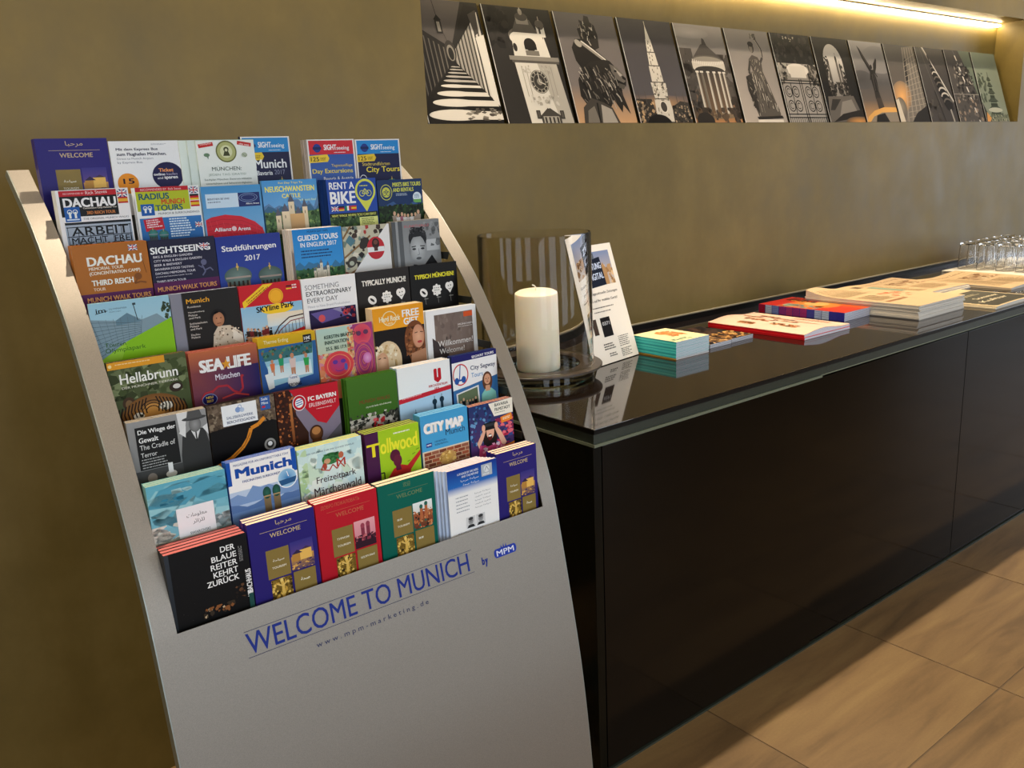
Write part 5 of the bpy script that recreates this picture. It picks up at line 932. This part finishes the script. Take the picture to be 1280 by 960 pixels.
def q_pole(A):
    A.r(0, 0, 100, 137, '#4c4845', '#47423f'); A.ln([(24, -4), (98, 100)], 6, '#8c867c'); A.ln([(25.5, -4), (99, 99)], 2.6, '#d0cac0'); A.ln([(18, 0), (34, 60), (50, 110)], 1, '#6c665f')
    A.p([(38, 14), (44, 34), (52, 58), (84, 120), (92, 112), (66, 56), (48, 30), (41, 12)], '#24211f')
    for i, (x, y, q) in enumerate(((44, 34, 5), (48, 42, 8), (52, 51, 11), (57, 61, 13), (61, 71, 13), (66, 82, 15), (71, 92, 15), (76, 103, 16))):
        A.e(x, y, q, q*.66, '#1f1c1a', rot=.25); A.o(x, y-1.5, q*.94, q*.55, q*.22, '#c8c1b5' if i in (2, 5, 6) else '#6c665e', 180, 350)
    A.e(78, 108, 13, 9, '#2a2623'); A.ln([(80, 114), (84, 137)], 5, '#a8a196'); A.nz(0, 96, 40, 41, ['#4a4540', '#55504a', '#3c3834'], 20, 7); A.ln([(36, 80), (52, 137)], 2, '#26231f')
def q_maypole(A):
    A.r(0, 0, 100, 137, '#4a4644', '#5c5650'); A.p([(56, 0), (100, 0), (100, 90)], '#6c7464'); A.nz(20, 30, 70, 66, ['#26231f', '#3c3834', '#8c857b'], 90, 5)
    for i in range(14): x = 36+i*3.1; y = i*10; A.p([(x-2, y), (x+2, y), (x+6, y+10), (x+2, y+10)], '#e0d8cc' if i % 2 else '#5c5c5c')
    for y, w_ in ((30, 14), (48, 20), (66, 26)): A.r(46-w_+y*.14, y, w_*2, 1.4, '#1c1a18'); A.nz(46-w_+y*.14, y-7, w_*2, 7, ['#8c857b', '#2a2725', '#b8b0a4'], 16, 2.6)
    A.r(0, 84, 100, 1, '#a8a094'); A.nz(0, 90, 100, 47, ['#5c5650', '#7c7268', '#4a4540', '#a08c78'], 60, 5)
def q_pagoda(A):
    A.r(0, 0, 100, 137, '#7c8474', '#8c927e'); A.nz(0, 40, 36, 60, ['#4c5444', '#5c6452'], 30, 6); k = '#4a5142'
    for i, (y, r) in enumerate(((52, 7), (64, 10), (78, 14), (94, 20), (110, 28))): A.r(50-r*.7, y, r*1.4, 14, '#39402f'); A.p([(50-r-2, y+3), (50-r*.5, y-4), (50+r*.5, y-4), (50+r+2, y+3)], k); A.r(50-r, y+5, r*2, 1.2, '#98a08a')
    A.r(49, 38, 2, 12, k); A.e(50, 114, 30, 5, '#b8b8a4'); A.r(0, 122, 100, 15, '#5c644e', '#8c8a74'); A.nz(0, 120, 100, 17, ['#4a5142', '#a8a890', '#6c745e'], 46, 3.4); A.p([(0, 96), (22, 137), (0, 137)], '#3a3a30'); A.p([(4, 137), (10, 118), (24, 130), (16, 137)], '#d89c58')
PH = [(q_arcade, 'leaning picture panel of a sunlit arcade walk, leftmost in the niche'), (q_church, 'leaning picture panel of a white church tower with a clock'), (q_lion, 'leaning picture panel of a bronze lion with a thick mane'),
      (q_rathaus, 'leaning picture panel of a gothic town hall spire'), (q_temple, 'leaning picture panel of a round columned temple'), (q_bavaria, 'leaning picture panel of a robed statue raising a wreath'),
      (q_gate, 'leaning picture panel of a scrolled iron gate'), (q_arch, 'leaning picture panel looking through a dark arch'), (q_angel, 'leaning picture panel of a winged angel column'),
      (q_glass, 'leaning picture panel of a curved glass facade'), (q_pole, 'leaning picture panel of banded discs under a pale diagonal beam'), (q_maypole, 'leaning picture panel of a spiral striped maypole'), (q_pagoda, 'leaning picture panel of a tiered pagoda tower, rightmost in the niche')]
PWD, PHT = .2385, .3275
ang = math.atan2(.101, .3105)
pb = MB().box(0, .0012, 0, PWD, .0065, PHT).mesh('panel_board', bevel=.0003)
BOARD = mat('black_board_core', '#1b1917', .5)
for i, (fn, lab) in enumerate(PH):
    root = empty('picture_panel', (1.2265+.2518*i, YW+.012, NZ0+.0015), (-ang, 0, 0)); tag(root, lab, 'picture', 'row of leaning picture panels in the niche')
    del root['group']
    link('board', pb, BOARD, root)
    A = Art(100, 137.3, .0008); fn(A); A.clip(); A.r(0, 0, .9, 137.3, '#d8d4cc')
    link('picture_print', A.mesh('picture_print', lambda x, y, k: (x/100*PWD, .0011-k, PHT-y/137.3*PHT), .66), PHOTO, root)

# ------------------------------------------------------------------ sign in an acrylic holder
sdir = math.atan2(.032, .187); tl = math.atan2(.092, .30)
sg = empty('sign_holder', (1.4955, 1.569, CZ+.0008), (0, 0, sdir)); tag(sg, 'leaning white information sheet in a clear acrylic holder, right of the glass cylinder', 'sign')
SW, SH = .190, .315
rt = Matrix.Rotation(-tl, 4, 'X')
def put(o): o.data = o.data.copy(); o.data.transform(rt); return o
put(link('acrylic_back', MB().box(0, .0032, 0.001, SW, .0046, SH).mesh(), ACRY, sg))
link('acrylic_foot', MB().box(0, .003, 0, SW, .085, .0016).mesh(), ACRY, sg)
put(link('paper_sheet', tint(MB().box(.001, .0019, .002, SW-.001, .0028, SH-.001).mesh(), ['#e9e2d8']), MATTE, sg))
A = Art(100, 166, .0002)
A.r(10, 10, 80, 48, '#7d8db0', '#c8b8a8'); A.nz(10, 34, 26, 24, ['#b8946c', '#8c6c50', '#d8b890'], 26, 5); A.nz(64, 30, 26, 28, ['#b8946c', '#a07c58', '#d8b890'], 30, 5)
A.p([(64, 36), (70, 26), (76, 38), (76, 58), (64, 58)], '#b08c64'); A.p([(28, 22), (66, 18), (68, 58), (30, 60)], '#1c2436'); A.r(36, 14, 5, 8, '#5c6470'); A.r(48, 12, 6, 8, '#5c6470')
A.t('ZEITUNG', 31, 27, 34, 9, '#c8d4ec', .02, 3); A.t('DIGITAL', 32, 41, 34, 9, '#c8d4ec', .02, 3)
A.t('Gratis, tagesaktuelle Zeitungen', 10, 66, 78, 4.6, '#3c3834', .01); A.t('gerne auf Ihr mobiles Gerät!', 14, 76, 70, 4.6, '#3c3834', .01); A.bars(10, 87, 80, 2.6, 1, '#6c6660'); A.bars(24, 93, 50, 2.4, 1, '#6c6660')
A.r(13, 102, 10, 22, '#4a3c34'); A.r(32, 102, 22, 27, '#1e1d20'); A.t('0371', 35, 108, 16, 5, '#c8c8cc', .01)
A.bars(62, 132, 28, 16, 6, '#5a5650', fill=.4); A.bars(62, 150, 26, 12, 5, '#5a5650', fill=.4); A.bars(26, 138, 28, 10, 3, '#4a4640', fill=.5); A.bars(34, 152, 18, 6, 2, '#4a4640', fill=.5)
put(link('sheet_print', A.mesh('sheet_print', lambda x, y, k: (x/100*SW, .0018-k, SH-y/166*SH)), MATTE, sg))

# ------------------------------------------------------------------ booklets, magazines and newspapers lying on the counter
def flat(name, x, y, z, w, d, t, side, art, label, cat, group=None, rot=0, pagem=None, print_=PRINT, spine='W', bend=0, grid=(100, 140), curl=None):
    """booklet lying flat; origin front-left corner; art grid: x along its width, y away from the front edge reversed"""
    root = empty(name, (x, y, z), (0, 0, rot)); tag(root, label, cat, group)
    c = .0003
    nx, ny = (10, 10) if (bend or curl) else (1, 1)
    def zz(u, v):
        q = 0
        if bend: q += bend*(math.sin(PI*min(1, u*1.15+.05))**1.5)
        if curl: q += curl(u, v)
        return q
    mb = MB()
    if nx == 1:
        mb.box(0, 0, 0, w, d, c, 0).box(0, 0, t-c, w, d, t, 0)
        if spine: mb.box(0, 0, c, c, d, t-c, 0)
    else:
        mb.box(0, 0, 0, w, d, c, 0)
        if spine: mb.box(0, 0, c, c, d, t-c, 0)
        b = len(mb.v)
        for k, h_ in ((0, t-c), (1, t)):
            for j in range(ny+1):
                for i in range(nx+1): mb.v.append((w*i/nx, d*j/ny, h_+zz(i/nx, j/ny)))
        n = (nx+1)*(ny+1)
        for j in range(ny):
            for i in range(nx):
                a = b+j*(nx+1)+i; mb.f += [(a+n, a+n+1, a+n+nx+2, a+n+nx+1), (a, a+nx+1, a+nx+2, a+1)]; mb.m += [0, 0]
        for i in range(nx): mb.f += [(b+i, b+i+1, b+n+i+1, b+n+i)]; mb.m += [0]
        for j in range(ny): a = b+nx+j*(nx+1); mb.f += [(a, a+nx+1, a+n+nx+1, a+n)]; mb.m += [0]
    link('cover', tint(mb.mesh('cover'), [side]), print_, root)
    mb = MB()
    if nx == 1: mb.box(c*1.5, .0004, c, w-.0006, d-.0004, t-c)
    else:
        b = 0
        for i in range(nx+1):
            u = i/nx
            for v, yy in ((0, .0004), (1, d-.0004)): mb.v += [(c*1.5+(w-.001)*u, yy, c), (c*1.5+(w-.001)*u, yy, t-c+zz(u, v))]
        for i in range(nx):
            a = i*4; e = a+4; mb.f += [(a, e, e+1, a+1), (a+2, a+3, e+3, e+2), (a, a+2, e+2, e)]; mb.m += [0]*3
        b = len(mb.v)
        for j in range(ny+1): mb.v += [(w-.0006, d*j/ny, c), (w-.0006, d*j/ny, t-c+zz(1, j/ny)), (c, d*j/ny, c), (c, d*j/ny, t-c+zz(0, j/ny))]
        for j in range(ny): a = b+j*4; mb.f += [(a, a+4, a+5, a+1), (a+2, a+3, a+7, a+6)]; mb.m += [0]*2
    link('pages', mb.mesh('pages'), pagem or PAGESZ, root)
    if art:
        A = Art(*grid, .0005); art(A)
        def fn(px, py, k):
            u, v = px/grid[0], 1-py/grid[1]; return (u*w, v*d, t+.00005+zz(u, v)+k)
        me = A.mesh('cover_print', fn)
        if nx > 1:      # follow the bend: cut the big shapes finer
            bm = bmesh.new(); bm.from_mesh(me)
            for ax in (0, 1):
                for s_ in range(1, nx):
                    co = Vector((w*s_/nx, 0, 0)) if ax == 0 else Vector((0, d*s_/ny, 0))
                    bmesh.ops.bisect_plane(bm, geom=bm.verts[:]+bm.edges[:]+bm.faces[:], plane_co=co, plane_no=Vector((1, 0, 0)) if ax == 0 else Vector((0, 1, 0)), dist=1e-7)
            lay = {}
            bm.verts.ensure_lookup_table()
            bm.to_mesh(me); bm.free()
            # re-lay heights on the bend, keeping the printing order
            for p in me.polygons: pass
            for vtx in me.vertices:
                u, v = vtx.co.x/w, vtx.co.y/d; i = min(int(u*nx), nx-1); j = min(int(v*ny), ny-1)
                fu, fv = u*nx-i, v*ny-j
                h_ = (zz(i/nx, j/ny)*(1-fu)+zz((i+1)/nx, j/ny)*fu)*(1-fv)+(zz(i/nx, (j+1)/ny)*(1-fu)+zz((i+1)/nx, (j+1)/ny)*fu)*fv
                vtx.co.z = t+.0005+h_
            LAY.append((me, A, fn))
        link('cover_print', me, print_, root)
    return root
LAY = []
def flat_layer_fix():
    """printing order of bent covers: connected pieces sit a hair higher the later they were drawn"""
    for me, A, fn in LAY:
        par = list(range(len(me.vertices)))
        def find(a):
            while par[a] != a: par[a] = par[par[a]]; a = par[a]
            return a
        for e in me.edges:
            a, b = find(e.vertices[0]), find(e.vertices[1])
            if a != b: par[max(a, b)] = min(a, b)
        roots = sorted({find(i) for i in range(len(par))}); rank = {r: i for i, r in enumerate(roots)}
        n = max(1, len(roots))
        for v in me.vertices: v.co.z += rank[find(v.index)]/n*.0012
        me.update()
def v_teal(A):
    A.r(0, 0, 100, 140, '#e6e0b4', '#e8dcb0'); A.nz(0, 110, 60, 22, ['#8cb08c', '#c8d4a4', '#70a090'], 24, 5); A.bars(8, 118, 46, 8, 2, '#4c8c80')
    A.p([(38, 30), (54, 20), (70, 34), (84, 74), (80, 96), (66, 80), (50, 96), (52, 66), (36, 50)], '#d88c50'); A.nz(40, 26, 40, 64, ['#e0a070', '#b86c3c', '#e8b888', '#c47844'], 40, 6)
for k in range(12):
    top = k == 11; r = random.Random(k)
    flat('booklet', 1.692+r.uniform(-.0008, .0008), 1.480+r.uniform(-.0006, .0006), CZ+.0004+k*.0040, .133, .158, .0038, ['#52c6c2', '#3fb0b0', '#5fd0c6', '#35a2a4'][k % 4] if k else '#c09a48', v_teal if top else None,
         'cream and orange booklet on top of the teal stack beside the sign' if top else ('ochre booklet at the bottom of the teal stack beside the sign' if k == 0 else 'teal spined booklet within the stack beside the sign, under the cream cover'), 'booklet', None if top or k == 0 else 'teal booklets stacked beside the sign')
def v_slim1(A): A.r(0, 0, 100, 200, '#8a6a48'); A.nz(0, 0, 100, 200, ['#b08c60', '#5c4430', '#d0a878', '#2c2430'], 90, 12)
def v_slim2(A): A.r(0, 0, 100, 200, '#3c2c28'); A.nz(0, 0, 100, 120, ['#1c1a20', '#4c3430', '#26222c'], 50, 14); A.nz(0, 110, 100, 90, ['#b08450', '#7c5430', '#d8a868', '#3c2c24'], 70, 10)
for k in range(3):
    flat('leaflet', 1.862, 1.507, CZ+.0004+k*.0038, .094, .20, .0036, '#6c6870', v_slim1 if k == 2 else None, 'brown leaflet on top of the low pile just right of the teal stack' if k == 2 else 'grey edged leaflet under the brown one right of the teal stack', 'leaflet', None if k == 2 else 'leaflets under the brown one', grid=(100, 200))
    flat('leaflet', 1.962, 1.512, CZ+.0004+k*.0038, .099, .20, .0036, '#3c3a44', v_slim2 if k == 2 else None, 'dark brown leaflet on top of the low pile left of the red magazines' if k == 2 else 'dark edged leaflet in the low pile left of the red magazines', 'leaflet', None if k == 2 else 'dark leaflets left of the red magazines', grid=(100, 200))
def v_red(A):
    A.r(0, 0, 100, 140, '#e8c4b0', '#ecccb8')
    for x, y, w, h, s in ((60, 86, 8, 34, 0), (46, 60, 12, 40, 0), (66, 48, 12, 34, 0), (34, 30, 12, 40, 0), (76, 24, 10, 30, 0), (22, 76, 10, 40, 0), (54, 16, 10, 26, 0), (14, 34, 8, 24, 0)): A.nz(x, y, w, h, ['#8a5430', '#a8683c', '#c08c60', '#5c3820'], 26, 4)
    A.bars(86, 70, 10, 50, 12, '#b07c5c')
for k in range(2):
    flat('magazine', 2.113+.003*k, 1.377+.003*k, CZ+.0004+k*.0072, .232, .342, .007, '#c01f28', v_red if k else None, 'pale pink magazine with a red spine on top of its pair, bulging open' if k else 'red spined magazine beneath the pale pink one', 'magazine', bend=.009 if k else 0)
def v_stripe(A):
    A.r(0, 0, 100, 140, '#d8602c'); A.r(0, 0, 100, 30, '#c03028'); A.r(0, 90, 60, 50, '#c83c28'); A.e(52, 70, 40, 34, '#e0983c', '#c8783c'); A.e(58, 66, 20, 18, '#d8a868'); A.nz(4, 30, 30, 60, ['#7c8c84', '#a8a890', '#c8683c'], 40, 9); A.nz(60, 20, 40, 40, ['#d84828', '#3c2c28', '#e8a040'], 30, 8); A.bars(62, 10, 34, 16, 3, '#3c2420', fill=.7); A.t('HEIMAT', 60, 34, 34, 10, '#3c2420', .03)
for k in range(6):
    root = flat('magazine', 2.438, 1.452, CZ+.0004+k*.0045, .19, .317, .0043, '#3c3c98', v_stripe if k == 5 else None, 'orange and red magazine on top of the stack with striped spines' if k == 5 else 'violet striped spine magazine in the stack under the orange cover', 'magazine', None if k == 5 else 'striped spine magazines under the orange cover')
    mb = MB(); cols = ['#8c9cd0', '#3c3c98', '#a8b8e0', '#c04878', '#6c3484', '#b84878', '#5c3c90', '#c05080', '#7080c0', '#c0d0ec', '#40409c', '#b01f30']
    for i, q in enumerate(cols): mb.box(-.0004, .317*(i/12)+.001, .0004, 0, .317*(i+1)/12-.001, .0038, i)
    ci = [9, 9, 10, 3, 5, 3, 5, 6, 3, 2, 1, 11]
    link('spine_print', tint(mb.mesh('spine_print'), [['#3c3ca4', '#4444a8', '#c8d8f4', '#b8c8ec', '#5858b0', '#b84080', '#a03c84', '#b8447c', '#9c3c88', '#8898d4', '#d0dcf4', '#b01f30'][i] for i in range(12)]), PRINT, root)
NW = '#cbb08c'
def v_news(A):
    A.r(0, 0, 100, 140, NW, '#cfb592'); A.nz(50, 60, 34, 34, ['#c88c6c', '#b86848', '#e0b090'], 30, 6); A.r(78, 8, 14, 12, '#6c5c48'); A.bars(6, 10, 60, 40, 14, '#9c8664', fill=.4); A.bars(8, 96, 50, 6, 1, '#a87c5c', fill=.9); A.r(90, 24, 10, 46, '#8ca08c'); A.bars(10, 60, 36, 30, 10, '#9c8664', fill=.4)
def mkcurl(k):
    def f(u, v): return .002*math.sin(5*u+2*v+k)*v+.016*max(0, v-.72)**2*(1-u)*14*(.3+math.sin(3.2*u+1)**2) if k > 8 else 0
    return f
for k in range(12):
    top = k == 11; r = random.Random(30+k)
    flat('newspaper', 2.586+r.uniform(-.0035, .0035), 1.293+r.uniform(-.0035, .0035), CZ+.0004+k*.0037, .292, .395, .0035, '#d2ccc2', v_news if top else None,
         'cream newspaper with curled back corners on top of the tall newspaper stack' if top else 'folded newspaper within the tall stack, under the curled cream one', 'newspaper', None if top else 'newspapers in the tall stack', pagem=NEWSE, print_=MATTE, curl=mkcurl(k) if top else None)
def v_dark(A):
    A.r(0, 0, 100, 140, '#cdb894'); A.r(4, 26, 92, 110, '#5c5a50', '#4c4a42'); A.t('Kultur', 16, 96, 60, 12, '#d8ccb0', .01); A.t('Sommer', 30, 74, 54, 12, '#d8ccb0', .01); A.bars(10, 50, 70, 12, 2, '#b0a68c')
for k in range(2):
    flat('newspaper', 2.905+.006*k, 1.205-.002*k, CZ+.0004+k*.0045, .30, .26, .0042, '#d8cbb0', v_dark if k else None, 'newspaper with a dark grey title panel at the front edge of the counter' if k else 'newspaper directly beneath the one with the dark grey panel', 'newspaper', pagem=NEWSE, print_=MATTE, curl=(lambda u, v: .003*math.sin(PI*u)*(1-v)) if k else None)
def v_sz(A):
    A.r(0, 0, 100, 140, NW); A.t('Süddeutsche Zeitung', 8, 12, 84, 9, '#8c7454', .004); A.r(6, 26, 88, .8, '#a89474'); A.bars(6, 32, 40, 90, 30, '#9c8664', fill=.4); A.p([(50, 34), (94, 34), (94, 72), (50, 66)], '#b09878'); A.nz(50, 34, 44, 34, ['#7c5c40', '#c8a888', '#94785c', '#d8c0a0'], 40, 5); A.bars(50, 78, 44, 46, 15, '#9c8664', fill=.4)
for k in range(3):
    flat('newspaper', 2.925+.004*k, 1.474+.006*k, CZ+.0004+k*.005, .40, .30, .0048, '#d4c8b4', v_sz if k == 2 else None, 'broadsheet newspaper with a title line and a brown photo, behind the dark panel one' if k == 2 else 'newspaper under the broadsheet with the brown photo', 'newspaper', None if k == 2 else 'newspapers under the broadsheet', pagem=NEWSE, print_=MATTE, curl=(lambda u, v: .004*math.sin(7*u+1)*v*v+.002*math.sin(4*u)) if k == 2 else None)
flat('newspaper', 3.345, 1.34, CZ+.0004, .36, .37, .006, '#dccab0', v_sz, 'open cream newspaper nearest the drinking glasses, at the right edge', 'newspaper', pagem=NEWSE, print_=MATTE, curl=lambda u, v: .004*math.sin(6*u+2*v))
# glasses upside down on a white cloth
t = MB().box(0, 0, 0, .78, .40, .006).mesh('cloth', bevel=.0015)
o = link('folded_cloth', t, mat('white_cloth', '#e4dccb', .9, bump=.3, nscale=200)); o.location = (3.72, 1.375, CZ+.0002); tag(o, 'folded cream cloth under the upturned drinking glasses', 'cloth')
tum = lathe([(.0345, 0), (.0352, .0008), (.0335, .06), (.0305, .108), (.0285, .1115), (.0001, .1115), (.0001, .104), (.0268, .1015), (.0288, .098), (.0318, .06), (.0335, .0008)], 40, 'tumbler')
for i in range(6):
    for j in range(5):
        o = link('drinking_glass', tum, GLASS); o.location = (3.835+.078*i, 1.725-.078*j, CZ+.0066)
        ro = ('wall side row', 'second row from the wall', 'middle row', 'second row from the counter front', 'row nearest the counter front')[j]
        tag(o, 'upturned clear drinking glass, %s, %s' % (ro, 'nearest the newspapers' if i == 0 else 'directly behind the first glass' if i == 1 else 'further back in the row'), 'drinking glass', 'upturned drinking glasses on the cloth')
flat_layer_fix()
